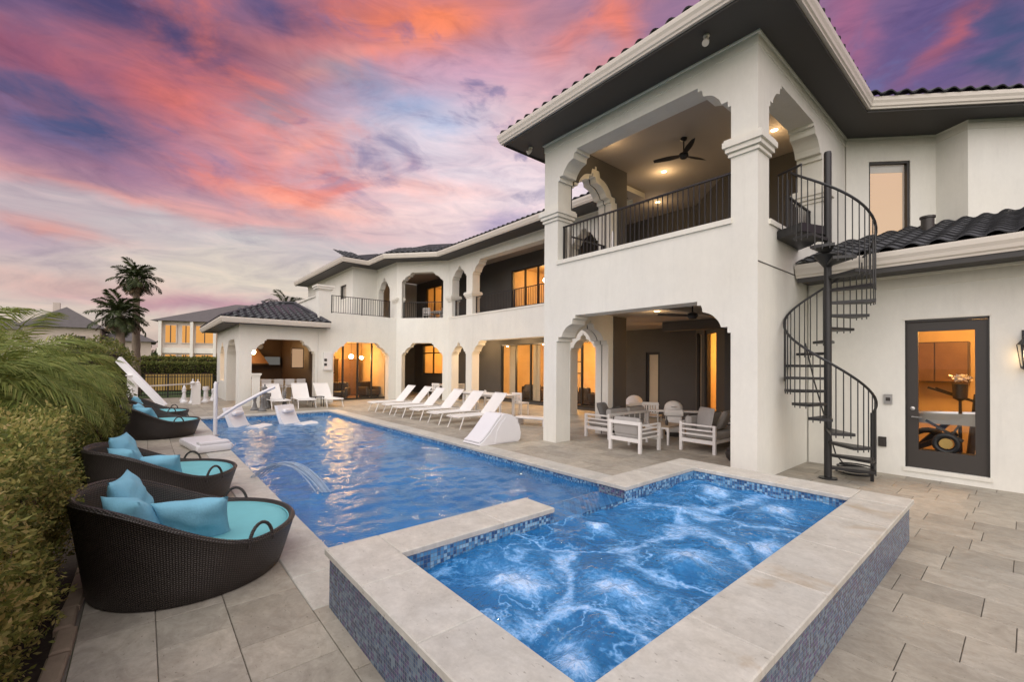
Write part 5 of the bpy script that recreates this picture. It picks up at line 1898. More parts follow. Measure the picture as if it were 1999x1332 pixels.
def grill(loc, rz, label, open_=0.0, k=1.0):
    t = thing('dome_grill', label, 'grill', loc, rz, 'small dome grills against the dark wall')
    MB().rbox(-.22 * k, .22 * k, -.17 * k, .17 * k, .50 * k, .66 * k, .03).build('firebox', M_SLING, t, smooth=True)
    prof = [(.215, 0), (.215, .03), (.20, .09), (.16, .145), (.10, .18), (.04, .195), (.0, .197)]
    ld = MB().lathe([(a * k, b_ * k) for a, b_ in prof], 20, (0, 0, 0), 1.0, .8).build('lid', M_SLING, t, smooth=True)
    ld.location = (0, -.06 * k if open_ else 0, .665 * k)
    ld.rotation_euler = (open_, 0, 0)
    MB().tube([(-.07 * k, .16 * k, .06 * k), (0, .20 * k, .06 * k), (.07 * k, .16 * k, .06 * k)], .009, 6).build('handle', M_STEEL, ld, smooth=True)
    for sx in (-1, 1):
        MB().cbox((sx * .41 - .18) * k, (sx * .41 + .18) * k, -.15 * k, .15 * k, .60 * k, .625 * k, .004).build('side_shelf', M_SLING, t)
    MB().rbox(-.18 * k, .18 * k, -.14 * k, .14 * k, .10 * k, .49 * k, .02).build('cart', M_SLING, t, smooth=True)
    for sx in (-1, 1):
        MB().tube([((sx * .19) * k, -.13 * k, .07 * k), ((sx * .15) * k, -.13 * k, .07 * k)], .07 * k, 12).build('wheel', M_DOORG, t, smooth=True)
    MB().box(-.15 * k, .15 * k, .09 * k, .13 * k, 0, .11 * k).build('foot', M_DOORG, t)
grill((7.6, -11.2, 0), R(55), 'small white grill with its round lid tilted open by the dark wall', R(-62), 1.15)
grill((6.1, -10.75, 0), R(35), 'small white dome grill with side shelves behind the coffee table', 0, 1.08)


def dining_chair(loc, rz, label, group, dark=False, h=.84):
    t = thing('dining_chair', label, 'chair', loc, rz, group)
    m_ = M_DOORG if dark else M_WHITEP
    for sx in (-1, 1):
        MB().box(sx * .21 - .017, sx * .21 + .017, -.22, -.186, 0, h).build('leg', m_, t)
        MB().box(sx * .21 - .017, sx * .21 + .017, .19, .224, 0, .45).build('leg', m_, t)
    MB().cbox(-.235, .235, -.185, .235, .43, .47, .006).build('seat', M_SLING if not dark else m_, t)
    b_ = MB()
    for i in range(6):
        x = -.17 + .34 * i / 5
        b_.box(x - .02, x + .02, -.212, -.195, .55, h - .06)
    b_.box(-.19, .19, -.218, -.19, h - .06, h).box(-.19, .19, -.218, -.19, .52, .56)
    b_.build('backrest', m_, t)
    return t
GP = 'white chairs at the loggia tables'
dc = dining_chair((6.9, -11.0, 0), R(200), 'white slatted chair behind the coffee table under the loggia', GP)
dup(dc, (13.9, -10.6, 0), R(150), 'white slatted chair at the long table behind the sun loungers, left side')
dup(dc, (12.2, -10.7, 0), R(190), 'white slatted chair at the long table behind the sun loungers, right side')
dup(dc, (20.6, -11.9, 0), R(30), 'white slatted chair inside the splayed arch nearest the dark wall')
dup(dc, (19.6, -13.0, 0), R(70), 'white slatted chair inside the splayed arch by the lit window')
dup(dc, (22.0, -12.3, 4.2), R(215), 'white slatted chair on the far upper balcony behind the railing')
dup(dc, (21.2, -13.0, 4.2), R(140), 'white slatted chair deeper on the far upper balcony beside the lit door')
dup(dc, (6.35, -8.75, 4.2), R(130), 'white slatted chair on the near upper balcony behind the black balusters')


def table(loc, rz, label, L=2.4, w=.9, h=.78, m_=None):
    t = thing('dining_table', label, 'table', loc, rz)
    m_ = m_ or M_WHITEP
    n_ = 5
    for i in range(n_):
        y_ = -w / 2 + w * i / n_
        MB().cbox(-L / 2, L / 2, y_ + .004, y_ + w / n_ - .004, h - .035, h, .004).build('plank', m_, t)
    MB().box(-L / 2 + .1, L / 2 - .1, -w / 2 + .08, w / 2 - .08, h - .10, h - .036).build('apron', m_, t)
    for sx in (-1, 1):
        for sy in (-1, 1):
            x, y_ = sx * (L / 2 - .12), sy * (w / 2 - .1)
            MB().box(x - .03, x + .03, y_ - .03, y_ + .03, 0, h - .10).build('leg', m_, t)
    return t
table((12.95, -9.75, 0), R(0), 'long white table standing behind the row of sun loungers', 2.5, .8, .80)
table((21.0, -12.9, 0), R(40), 'white table inside the splayed arch', 1.4, .8, .76)
table((22.3, -13.1, 4.2), R(20), 'white table on the far upper balcony', 1.1, .8, .74)
# low white lounge pad at the pillar foot
lp2 = thing('low_bench', 'low white bench lying beside the left pavilion pillar', 'bench', (9.9, -9.2, 0), R(20))
MB().rbox(-.55, .55, -.22, .22, .20, .26, .02).build('seat', M_PLAST, lp2, smooth=True)
for sx in (-1, 1):
    MB().box(sx * .45 - .03, sx * .45 + .03, -.18, .18, 0, .2).build('leg', M_PLAST, lp2)
ball = thing('garden_speaker', 'small dark round garden speaker beside the corner pillar', 'speaker', (3.75, -8.85, 0))
MB().lathe([(.0, 0), (.08, .0), (.13, .06), (.15, .14), (.13, .22), (.07, .28), (.0, .30)], 18).build('body', M_DOORG, ball, smooth=True)
MB().lathe([(.135, .20), (.14, .215), (.125, .23)], 18).build('band', M_IRON, ball)

# ================================================================== OUTDOOR KITCHEN, FAR END
kc = thing('bar_counter', 'pale stone bar counter inside the outdoor kitchen arch', 'bar', (24.2, -4.9, 0))
MB().box(-.25, .25, -1.25, 1.2, 0, 1.0).build('base', M_WARM, kc)
MB().cbox(-.42, .32, -1.32, 1.26, 1.0, 1.05, .01).build('counter_top', M_COPE, kc)
def stool(loc, label):
    t = thing('bar_stool', label, 'bar stool', loc, R(90), 'bar stools at the outdoor kitchen counter')
    MB().cbox(-.2, .2, -.2, .2, .70, .75, .01).build('seat', M_SLING, t)
    MB().cbox(-.2, .2, .17, .2, .80, 1.10, .01).build('backrest', M_SLING, t)
    for sx in (-1, 1):
        MB().box(sx * .17 - .015, sx * .17 + .015, -.19, -.16, 0, .70).build('leg', M_WHITEP, t)
        MB().box(sx * .17 - .015, sx * .17 + .015, .165, .195, 0, .80).build('leg', M_WHITEP, t)
    return t
st0 = stool((23.4, -3.95, 0), 'white bar stool farthest left at the outdoor kitchen counter')
nm = ['second white bar stool from the left at the kitchen counter', 'middle white bar stool at the kitchen counter', 'fourth white bar stool from the left at the kitchen counter', 'white bar stool farthest right at the kitchen counter']
for i in range(4):
    dup(st0, (23.4, -4.45 - i * .5, 0), R(-90 + 180) + random.uniform(-.1, .1), nm[i])
hd = thing('range_hood', 'pyramid shaped range hood on the kitchen back wall', 'range hood', (28.75, -4.75, 1.85))
MB().add([(-.45, -.75, 0), (.1, -.75, 0), (.1, .75, 0), (-.45, .75, 0), (-.12, -.18, .95), (.1, -.18, .95), (.1, .18, .95), (-.12, .18, .95)],
         [(0, 3, 2, 1), (4, 5, 6, 7), (0, 1, 5, 4), (1, 2, 6, 5), (2, 3, 7, 6), (3, 0, 4, 7)]).build('canopy', M_WOOD, hd)
MB().box(-.47, .1, -.77, .77, -.08, 0).build('lip', M_DWOOD, hd)
kb = thing('kitchen_cabinets', 'brown wood outdoor kitchen cabinets with stone top', 'cabinets', (28.5, -4.4, 0))
for i in range(4):
    MB().cbox(-.32, .33, -.95 + i * .48 + .006, -.95 + (i + 1) * .48 - .006, .06, .88, .004).build('cabinet', M_WOOD, kb)
MB().cbox(-.36, .33, -1.0, 1.0, .88, .93, .006).build('counter_top', M_COPE, kb)
tv = thing('television', 'flat television on the dark wall of the outdoor kitchen', 'television', (28.6, -5.75, 1.75))
MB().cbox(-.04, .04, -.42, .42, .0, .50, .004).build('body', M_BLACK, tv)
MB().box(-.046, -.041, -.40, .40, .02, .48).build('screen', emit('screen_glow', (.32, .30, .27), .35), tv)
pn = thing('glow_panel', 'framed panel with a self-glowing face in place of a kitchen window', 'panel', (23.6, -5.85, 1.62))
MB().box(-.03, .03, -.30, .26, 0, 1.0).build('frame', M_DWOOD, pn)
MB().box(-.036, -.031, -.27, .23, .04, .96).build('face', emit('panel_glow', (1.0, .62, .36), .42), pn)  # window light is put into the emission of the face
gl = thing('globe_lamp', 'round globe lamp hanging at the kitchen arch corner', 'lamp', (22.6, -4.05, 2.62))
MB().lathe([(0, -.13), (.08, -.10), (.125, -.02), (.12, .05), (.06, .115), (.0, .13)], 16).build('globe', M_BLIND, gl, smooth=True)
MB().tube([(0, 0, .12), (0, 0, .70)], .008, 6).build('cord', M_IRON, gl)
lamp((25.8, -4.6, 2.9), 60, (1.0, .5, .16), .2)
lamp((27.9, -4.3, 2.4), 60, (1.0, .5, .16), .15)
ep = thing('electrical_box', 'white box on the wall between the kitchen arch and the glazed arch', 'wall box', (21.68, -6.72, 1.55))
MB().cbox(-.12, .02, -.20, .20, 0, .85, .006).build('cabinet', M_WHITEP, ep)
for z in (.20, .42):
    MB().box(-.135, -.121, .06, .18, z, z + .12).build('vent', M_DOORG, ep)
pc = thing('white_pedestal', 'slim white pedestal standing before the kitchen front wall', 'pedestal', (21.0, -3.62, 0))
MB().box(-.13, .13, -.13, .13, 0, 1.30).build('shaft', M_STUC, pc)
b = MB()
for z0, z1, e in ((1.30, 1.35, .02), (1.35, 1.42, .05)):
    b.box(-.13 - e, .13 + e, -.13 - e, .13 + e, z0, z1)
b.build('cap', M_TRIM, pc)


# giant lawn chess pieces
def chess(loc, label, kind, m_, s=1.0, group='giant chess pieces on the far deck'):
    t = thing('chess_piece', label, 'chess piece', loc, random.uniform(0, 6), group)
    base_ = [(.15, 0), (.15, .05), (.11, .08), (.085, .14)]
    MB().lathe([(a * s, b_ * s) for a, b_ in base_] + [(.0, .14 * s)], 16).build('base', m_, t, smooth=True)
    if kind == 'pawn':
        pr = [(.085, .14), (.05, .30), (.045, .36), (.075, .38), (.05, .40), (.075, .46), (.06, .53), (.0, .56)]
    elif kind == 'rook':
        pr = [(.085, .14), (.075, .40), (.075, .46), (.11, .48), (.11, .62), (.08, .62), (.08, .57), (.0, .57)]
    elif kind == 'king':
        pr = [(.09, .14), (.06, .45), (.055, .62), (.10, .65), (.07, .68), (.10, .86), (.06, .90), (.025, .92), (.03, 1.0), (.0, 1.02)]
    else:
        pr = [(.085, .14), (.06, .36), (.05, .48), (.09, .50), (.06, .53), (.075, .62), (.04, .72), (.02, .76), (.0, .78)]
    MB().lathe([(a * s, b_ * s) for a, b_ in pr], 16).build('body', m_, t, smooth=True)
CHS = [((24.5, -1.72), 'king', 1.1, 'tall white chess king nearest the kitchen side wall'), ((25.2, -1.45), 'bishop', 1.05, 'white chess bishop behind the leaning beam'),
       ((24.9, -2.25), 'rook', 1.2, 'white chess rook by the kitchen pillar'), ((26.4, -1.5), 'pawn', 1.1, 'small white chess pawn left of the bishop'),
       ((27.0, -2.1), 'king', 1.0, 'white chess king set back by the fence'), ((25.6, -2.6), 'pawn', 1.1, 'white chess pawn close to the kitchen arch')]
for (p_, k_, s_, lab) in CHS:
    chess((*p_, 0), lab, k_, M_PLAST, s_)
DK = [((19.6, -3.35), 'pawn', 'dark chess pawn left of the loungers'), ((19.9, -3.75), 'king', 'tall dark chess king before the kitchen counter'), ((20.3, -3.95), 'rook', 'dark chess rook behind the far loungers'),
      ((19.0, -3.5), 'pawn', 'dark chess pawn closest to the pool edge'), ((20.2, -4.55), 'bishop', 'dark chess bishop between two far loungers')]
for (p_, k_, lab) in DK:
    chess((*p_, 0), lab, k_, M_DGREY, 1.0)
# leaning beam with post and bar
lb = thing('leaning_beam', 'white leaning beam on a short post with a level bar by the fence', 'beam', (20.5, -.05, 0))
MB().bar((.9, .75, 1.95), (-.5, -.55, .25), .10, .24).build('beam', M_PLAST, lb)
MB().box(.42, .72, .20, .50, 0, 1.35).build('post', M_WHITEP, lb)
MB().bar((.57, .35, .95), (3.3, -1.75, .93), .07, .05).build('bar', M_WHITEP, lb)
MB().box(3.2, 3.5, -1.9, -1.6, 0, .92).build('support', M_WHITEP, lb)
MB().cbox(.38, .76, .16, .54, 1.35, 1.39, .005).build('cap', M_WHITEP, lb)

# ================================================================== THINGS SEEN INSIDE
ex = thing('exercise_machine', 'dark exercise machine behind the glazed grey door', 'exercise machine', (1.0, -11.3, .03), R(20))
MB().bar((-.5, 0, .06), (.5, 0, .06), .07, .06).bar((-.5, -.25, .04), (-.5, .25, .04), .06, .06).bar((.5, -.25, .04), (.5, .25, .04), .06, .06).build('base', M_BLACK, ex)
MB().bar((-.3, 0, .08), (-.42, 0, 1.35), .07, .09).build('mast', M_BLACK, ex)
MB().bar((-.42, -.02, 1.2), (.2, -.22, 1.45), .035, .035).bar((-.42, .02, 1.2), (.2, .22, 1.45), .035, .035).build('arms', M_BLACK, ex)
MB().tube([(.25 + .24 * math.cos(a * PI / 10), 0, .42 + .24 * math.sin(a * PI / 10)) for a in range(20)], .05, 8, True).build('flywheel', M_BLACK, ex, smooth=True)
MB().rbox(-.15, .35, -.13, .13, .80, .98, .04).build('console', M_BLACK, ex)
MB().bar((.55, -.12, .1), (-.1, -.15, .85), .05, .09).bar((.5, .12, .3), (-.1, .15, .65), .05, .09).build('pedal_bar', M_BLACK, ex)
fl = thing('flower_stand', 'white flowers on a dark stand behind the glazed door', 'flowers', (.78, -10.75, .03))
MB().lathe([(.11, 0), (.03, .03), (.02, 1.25), (.09, 1.30), (.10, 1.55), (.0, 1.55)], 14).build('stand', M_DWOOD, fl, smooth=True)
b = MB()
for i in range(60):
    a, r_ = random.uniform(0, 6.28), random.uniform(0, .15)
    c_ = Vector((r_ * math.cos(a), r_ * math.sin(a), 1.60 + random.uniform(0, .10)))
    n_ = Vector((random.uniform(-1, 1), random.uniform(-1, 1), 1)).normalized()
    s_ = n_.orthogonal().normalized() * .035
    u_ = n_.cross(s_)
    b.add([c_ + s_, c_ + u_, c_ - s_, c_ - u_], [(0, 1, 2, 3)])
b.build('petals', M_PLAST, fl, fix=False)
ca = thing('garden_cart', 'grey garden cart with a yellow hubbed wheel behind the glazed door', 'cart', (.86, -10.50, .40))
MB().add([(-.5, -.25, .50), (.42, -.25, .50), (.42, .2, .50), (-.5, .2, .50), (-.58, -.3, .72), (.56, -.3, .66), (.56, .24, .66), (-.58, .24, .72)],
         [(0, 3, 2, 1), (0, 1, 5, 4), (1, 2, 6, 5), (2, 3, 7, 6), (3, 0, 4, 7)]).build('tray', M_STEEL, ca)
MB().box(-.4, .4, -.24, .2, -.37, -.002).build('stand', M_BLACK, ca)
wh = MB().tube([(.05 + .14 * math.cos(a * PI / 12), .22, .185 + .14 * math.sin(a * PI / 12)) for a in range(24)], .045, 10, True).build('wheel', M_BLACK, ca, smooth=True)
hb = MB()
hb.tube([(.05, .19, .185), (.05, .255, .185)], .085, 16).build('hub', paint('yellow_hub', (.55, .36, .10), .5, .2, 8.0), ca, smooth=True)
MB().bar((-.35, .1, .50), (-.42, .1, 0), .03, .03).bar((-.35, -.15, .50), (-.42, -.15, 0), .03, .03).build('leg', M_BLACK, ca)
MB().bar((-.1, .22, .5), (.05, .22, .2), .03, .03).bar((.3, .2, .55), (-.15, .24, .25), .04, .04).build('bracket', M_DOORG, ca)
pcab = thing('wall_cabinet', 'dark brown cabinet hanging inside the garage room', 'cabinet', (1.35, -12.95, 1.55))
MB().cbox(-.55, .45, -.2, .2, 0, .85, .006).build('carcass', M_DWOOD, pcab)
for i in range(2):
    MB().cbox(-.53 + i * .49, -.06 + i * .49, .2, .22, .02, .83, .004).build('door', M_WOOD, pcab)
for i, (x_, lab) in enumerate(((.42, 'leftmost of the poles leaning inside the glazed door'), (.28, 'middle one of the poles leaning inside the glazed door'), (.12, 'rightmost of the poles leaning inside the glazed door'))):
    o = MB().bar((x_ + .18, -12.6, .05), (x_ - .05, -13.15, 2.0), .03, .03).build('pole', M_DWOOD, None)
    tag(o, lab, 'pole', 'poles leaning in the garage room')


def chest(loc, sx, sy, sz_, label, m_=None, n_=2):
    t = thing('sideboard', label, 'sideboard', loc)
    MB().cbox(-sx / 2, sx / 2, -sy / 2, sy / 2, .06, sz_, .006).build('carcass', m_ or M_WOOD, t)
    for i in range(n_):
        MB().cbox(-sx / 2 + sx * i / n_ + .02, -sx / 2 + sx * (i + 1) / n_ - .02, sy / 2, sy / 2 + .02, .10, sz_ - .04, .004).build('door', m_ or M_DWOOD, t)
    MB().box(-sx / 2 + .03, sx / 2 - .03, -sy / 2 + .03, sy / 2 - .03, 0, .06).build('plinth', M_BLACK, t)
    return t
chest((13.2, -17.9, .03), 2.2, .5, .95, 'brown sideboard inside the long sliding doors', None, 4)
chest((16.6, -15.6, .03), 1.0, 1.0, .72, 'brown seat block by the left end of the long sliding doors', M_DWOOD, 2)
chest((24.6, -7.2, .03), 1.4, .7, .95, 'brown kitchen island behind the arched glass doors', None, 3)
chest((25.6, -9.0, .03), .6, 1.1, 2.1, 'tall brown cupboard behind the arched glass doors', None, 1)
chest((24.4, -16.3, .03), 1.6, .5, .85, 'brown sideboard behind the corner window', M_DWOOD, 3)
def club(loc, rz, label):
    t = thing('lounge_chair', label, 'armchair', loc, rz, 'dark seats inside the lit rooms')
    MB().rbox(-.42, .42, -.40, .40, .12, .42, .06).build('seat', M_DWOOD, t, smooth=True)
    MB().rbox(-.42, .42, -.46, -.28, .30, .86, .06).build('backrest', M_DWOOD, t, smooth=True)
    for sx in (-1, 1):
        MB().rbox(sx * .42 - .09, sx * .42 + .09, -.42, .38, .15, .60, .05).build('arm', M_DWOOD, t, smooth=True)
        MB().box(sx * .34 - .03, sx * .34 + .03, -.35, .35, 0, .13).build('leg', M_BLACK, t)
club((12.6, -15.3, .03), R(160), 'dark armchair behind the right part of the long sliding doors')
club((14.2, -15.9, .03), R(190), 'dark armchair under the pendant lamp inside the long sliding doors')
club((16.2, -15.1, .03), R(220), 'dark armchair nearest the glass at the left of the long sliding doors')
club((22.95, -7.7, .03), R(60), 'dark armchair left behind the arched glass doors')
club((23.2, -9.4, .03), R(110), 'dark armchair right behind the arched glass doors')
club((14.9, -15.4, 4.24), R(180), 'dark armchair in the lit upper room')
def picture(loc, rz, label, w=.9, h=.7):
    t = thing('wall_picture', label, 'picture', loc, rz, 'framed pictures in the lit rooms')
    MB().box(-w / 2, w / 2, 0, .03, 0, h).build('frame', M_DWOOD, t)
    MB().box(-w / 2 + .06, w / 2 - .06, .03, .036, .06, h - .06).build('face', M_BLIND, t)
picture((16.4, -18.58, 1.4), 0, 'framed picture at the left on the far wall of the sliding door room')
picture((13.4, -18.58, 1.5), 0, 'framed picture above the sideboard in the sliding door room', 1.2, .8)
picture((26.17, -8.1, 1.3), R(90), 'framed picture on the back wall behind the arched glass doors', .9, 1.0)
picture((15.3, -17.58, 5.5), 0, 'framed picture in the lit upper room', 1.0, .8)
def pendant(loc, drop, label, r=.14):
    t = thing('pendant_lamp', label, 'pendant lamp', loc, 0, 'lit pendant lamps indoors')
    MB().lathe([(.0, -r), (r * .7, -r * .7), (r, 0), (r * .7, r * .7), (.0, r)], 16).build('shade', M_LAMPW, t, smooth=True)
    MB().tube([(0, 0, r), (0, 0, drop)], .008, 6).build('cord', M_IRON, t)
pendant((23.6, -8.55, 2.25), .78, 'larger glowing pendant lamp behind the arched glass doors', .12)
pendant((23.7, -9.15, 2.20), .83, 'smaller glowing pendant lamp right of the larger one behind the arched doors', .095)
pendant((14.9, -15.4, 2.30), .78, 'glowing pendant lamp behind the lower sliding doors left of the pavilion', .16)
pendant((15.9, -15.6, 6.2), .76, 'glowing pendant lamp in the lit upper room beside the pavilion', .13)
for (x_, z0, z1, yy, cl) in ((17.2, .1, 2.9, -14.55, 'sheer curtain at the left end of the long sliding doors'), (15.4, .1, 2.9, -14.55, 'sheer curtain in the middle of the long sliding doors beside a pendant lamp'), (11.5, .1, 2.9, -14.55, 'sheer curtain seen through the side arch of the pavilion')):
    b = MB()
    b.grid(lambda u, v: (x_ - .25 + .5 * u, yy + .035 * math.sin(u * 25), z0 + (z1 - z0) * v), 24, 2)
    o = b.build('curtain', M_CURT, None, smooth=True, angle=0, fix=False)
    tag(o, cl, 'curtain', 'curtains inside the sliding doors')

# ================================================================== PLANTS
def leaves(n_, fn, size, asp=.5, seed=1, up=.3):
    """n small kite-shaped leaves; fn(rng, n) -> centres, outward normals"""
    r_ = np.random.default_rng(seed)
    c, nr_ = fn(r_, n_)
    k = len(c)
    d_ = r_.normal(size=(k, 3)) + nr_ * .8 + np.array([0, 0, up])
    d_ /= np.linalg.norm(d_, axis=1)[:, None]
    q = r_.normal(size=(k, 3))
    s = np.cross(d_, q)
    s /= np.linalg.norm(s, axis=1)[:, None]
    L = size * r_.uniform(.6, 1.35, (k, 1))
    w = L * asp * .5
    nn_ = np.cross(d_, s)
    p0 = c
    p1 = c + d_ * L * .5 + s * w + nn_ * L * .08
    p2 = c + d_ * L
    p3 = c + d_ * L * .5 - s * w + nn_ * L * .08
    v = np.stack([p0, p1, p2, p3], 1).reshape(-1, 3)
    f = np.arange(4 * k).reshape(-1, 4)
    return v, f


def np_obj(name, v, f, m_, parent=None):
    me = bpy.data.meshes.new(name)
    me.vertices.add(len(v)); me.vertices.foreach_set('co', v.astype(np.float32).ravel())
    me.loops.add(f.size); me.loops.foreach_set('vertex_index', f.astype(np.int32).ravel())
    me.polygons.add(len(f))
    me.polygons.foreach_set('loop_start', np.arange(0, f.size, f.shape[1], dtype=np.int32))
    me.polygons.foreach_set('loop_total', np.full(len(f), f.shape[1], dtype=np.int32))
    me.update(); me.validate()
    me.materials.append(m_)
    o = bpy.data.objects.new(name, me)
    COL.objects.link(o)
    if parent is not None:
        o.parent = parent
    return o


def lumpy(p, k=1.0):
    return (np.sin(p[:, 0] * 5.1 * k + 1.3) * np.sin(p[:, 1] * 4.3 * k + .4) + np.sin(p[:, 2] * 6.2 * k + p[:, 0] * 3.1 * k) * .7 + np.sin(p[:, 0] * 11 * k + p[:, 2] * 9 * k) * .4)


def box_shell(x0, x1, y0, y1, z0, z1, depth=.16, gap=.25):
    def fn(r_, n_):
        A = np.array([(x1 - x0) * (z1 - z0), (x1 - x0) * (z1 - z0) * .25, (y1 - y0) * (z1 - z0), (y1 - y0) * (z1 - z0), (x1 - x0) * (y1 - y0) * 1.2])
        side = r_.choice(5, size=n_, p=A / A.sum())
        u, v, dd = r_.random(n_), r_.random(n_), np.abs(r_.normal(0, depth * .5, n_))
        c = np.zeros((n_, 3)); nr_ = np.zeros((n_, 3))
        for s in range(5):
            k = side == s
            if s in (0, 1):
                c[k] = np.stack([x0 + (x1 - x0) * u[k], (y0 + dd[k]) if s == 0 else (y1 - dd[k]), z0 + (z1 - z0) * v[k]], 1); nr_[k, 1] = -1 if s == 0 else 1
            elif s in (2, 3):
                c[k] = np.stack([(x0 + dd[k]) if s == 2 else (x1 - dd[k]), y0 + (y1 - y0) * u[k], z0 + (z1 - z0) * v[k]], 1); nr_[k, 0] = -1 if s == 2 else 1
            else:
                c[k] = np.stack([x0 + (x1 - x0) * u[k], y0 + (y1 - y0) * v[k], z1 - dd[k]], 1); nr_[k, 2] = 1
        lp_ = lumpy(c)
        c += nr_ * (lp_ * .05 + .03 * np.sin(c[:, 0] * 23 + c[:, 2] * 19) * np.sin(c[:, 1] * 21 + c[:, 2] * 17))[:, None] + r_.normal(0, .022, (n_, 3))
        # thin towards the ground, gaps in the low stems
        keep = (r_.random(n_) < .35 + .65 * np.clip((c[:, 2] - .12) / .5, 0, 1)) & (lp_ > -1.55 + gap * r_.random(n_))
        return c[keep], nr_[keep]
    return fn


def ell_shell(c0, rad, depth=.2):
    c0 = np.array(c0); rad = np.array(rad)
    def fn(r_, n_):
        d_ = r_.normal(size=(n_, 3)); d_ /= np.linalg.norm(d_, axis=1)[:, None]
        lp_ = lumpy(d_ * 1.2)
        rr = 1 - np.abs(r_.normal(0, depth, n_)) + lp_ * .06
        c = c0 + d_ * rad * rr[:, None]
        keep = c[:, 2] > .03
        return c[keep], d_[keep]
    return fn


hg = thing('clipped_hedge', 'clipped box hedge of small yellow green leaves at the left edge', 'hedge', (4.0, 1.1, 0))
def off(fn, o):
    def g_(r_, n_):
        c, nr_ = fn(r_, n_)
        return c - np.array(o), nr_
    return g_
O_ = (4.0, 1.1, 0)
def sprigs(base, per, spread, seed):
    """turn surface points into little leafy sprigs so that the foliage clumps and leaves dark gaps"""
    def fn(r_, n_):
        c, nr_ = base(r_, n_)
        k = len(c)
        d_ = nr_ * .7 + r_.normal(0, .55, (k, 3)) + np.array([0, 0, .35])
        d_ /= np.linalg.norm(d_, axis=1)[:, None]
        L = spread * r_.uniform(.5, 1.5, (k, 1))
        out, nn_ = [], []
        for q in range(per):
            u = (q + .5) / per
            out.append(c + d_ * L * (u * 1.3 - .2) + r_.normal(0, spread * .16, (k, 3)))
            nn_.append(d_ * 1.1)
        return np.concatenate(out), np.concatenate(nn_)
    return fn
v1, f1 = leaves(9000, sprigs(off(box_shell(1.6, 5.55, .50, 2.2, .05, 1.36, .16, .5), O_), 13, .075, 3), .035, .46, 2)
np_obj('foliage', v1, f1, M_HEDGE, hg)
MB().box(-2.3, 1.42, -.42, 1.0, .25, 1.24).build('dark_core', M_SOIL, hg)  # solid dark core; makes the gaps between the leaves dark
for i in range(110):
    x0 = random.uniform(-2.3, 1.5)
    p0 = Vector((x0, random.uniform(-.52, -.1), 0.0))
    p1 = p0 + Vector((random.uniform(-.25, .25), random.uniform(-.10, .12), random.uniform(.35, .9)))
    p2 = p1 + Vector((random.uniform(-.2, .2), random.uniform(-.08, .05), random.uniform(.1, .4)))
    MB().tube([p0, p1, p2], [.011, .007, .003], 5).build('stem', M_TWIG, hg, smooth=True)


def bush(loc, rad, label, seed, n_=16000, size=.05, m_=None):
    t = thing('rounded_bush', label, 'bush', loc, 0)
    v_, f_ = leaves(n_, ell_shell((0, 0, rad[2] * .86), rad), size, .5, seed)
    np_obj('foliage', v_, f_, m_ or M_BUSH, t)
    MB().lathe([(0, .05), (.6, .1), (.78, .7), (.6, 1.3), (.0, 1.5)], 14, (0, 0, 0)).build('dark_core', M_SOIL, t)  # solid dark filling behind the leaf shell of the bush
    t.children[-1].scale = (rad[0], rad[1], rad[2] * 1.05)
    MB().tube([(0, 0, 0), (.05, 0, rad[2] * .8)], [.05, .02], 7).build('trunk', M_TWIG, t)
    return t
bush((8.6, .92, 0), (.75, .50, .52), 'rounded dark green bush beyond the clipped hedge beside the second daybed', 5, 20000, .05)
bush((12.4, 1.05, 0), (1.2, .75, .62), 'rounded green bush beside the third daybed', 6, 17000, .06)
bush((17.5, 1.3, 0), (2.0, 1.0, .85), 'low green bush behind the farthest daybed', 7, 14000, .07)
bush((23.0, 2.0, 0), (2.2, 1.2, 1.5), 'tall dark bush before the neighbouring houses', 9, 12000, .09)
bush((27.5, 1.4, 0), (2.4, 1.2, 1.6), 'dark bush at the foot of the tall palms', 10, 10000, .1)


# palm fronds: a bent rib with two rows of narrow leaflets
def frond_mesh(name, L, droop, nl, ll, wid, m_, seed, lift=.9):
    r_ = random.Random(seed)
    pts = []
    for i in range(13):
        u = i / 12
        x = L * (u - .18 * u * u * droop)
        z = L * (lift * u - droop * u * u)
        pts.append(Vector((x, .03 * math.sin(u * 4 + seed), z)))
    b = MB().tube(pts, [.012 * (1 - .8 * i / 12) * (L / 1.5) for i in range(13)], 4)
    for i in range(nl):
        u = .12 + .88 * i / nl
        k = u * 12
        a = min(int(k), 11)
        p = pts[a].lerp(pts[a + 1], k - a)
        t_ = (pts[a + 1] - pts[a]).normalized()
        side = Vector((0, 1, 0))
        up = side.cross(t_) * -1
        l_ = ll * (math.sin(PI * min(1, u * .86 + .12)) ** .6) * r_.uniform(.85, 1.1)
        for s_ in (-1, 1):
            dr = (t_ * .62 + side * s_ * .78 + Vector((0, 0, .10 + r_.uniform(-.15, .15)))).normalized()
            tip = p + dr * l_ + Vector((0, 0, -l_ * .28))
            mid = p + dr * l_ * .5 + Vector((0, 0, -.02 * l_))
            w_ = t_ * wid
            b.add([p - w_ * .4, mid - w_, tip, mid + w_], [(0, 1, 2, 3)])
    return b.mesh(name, m_, False, fix=False)


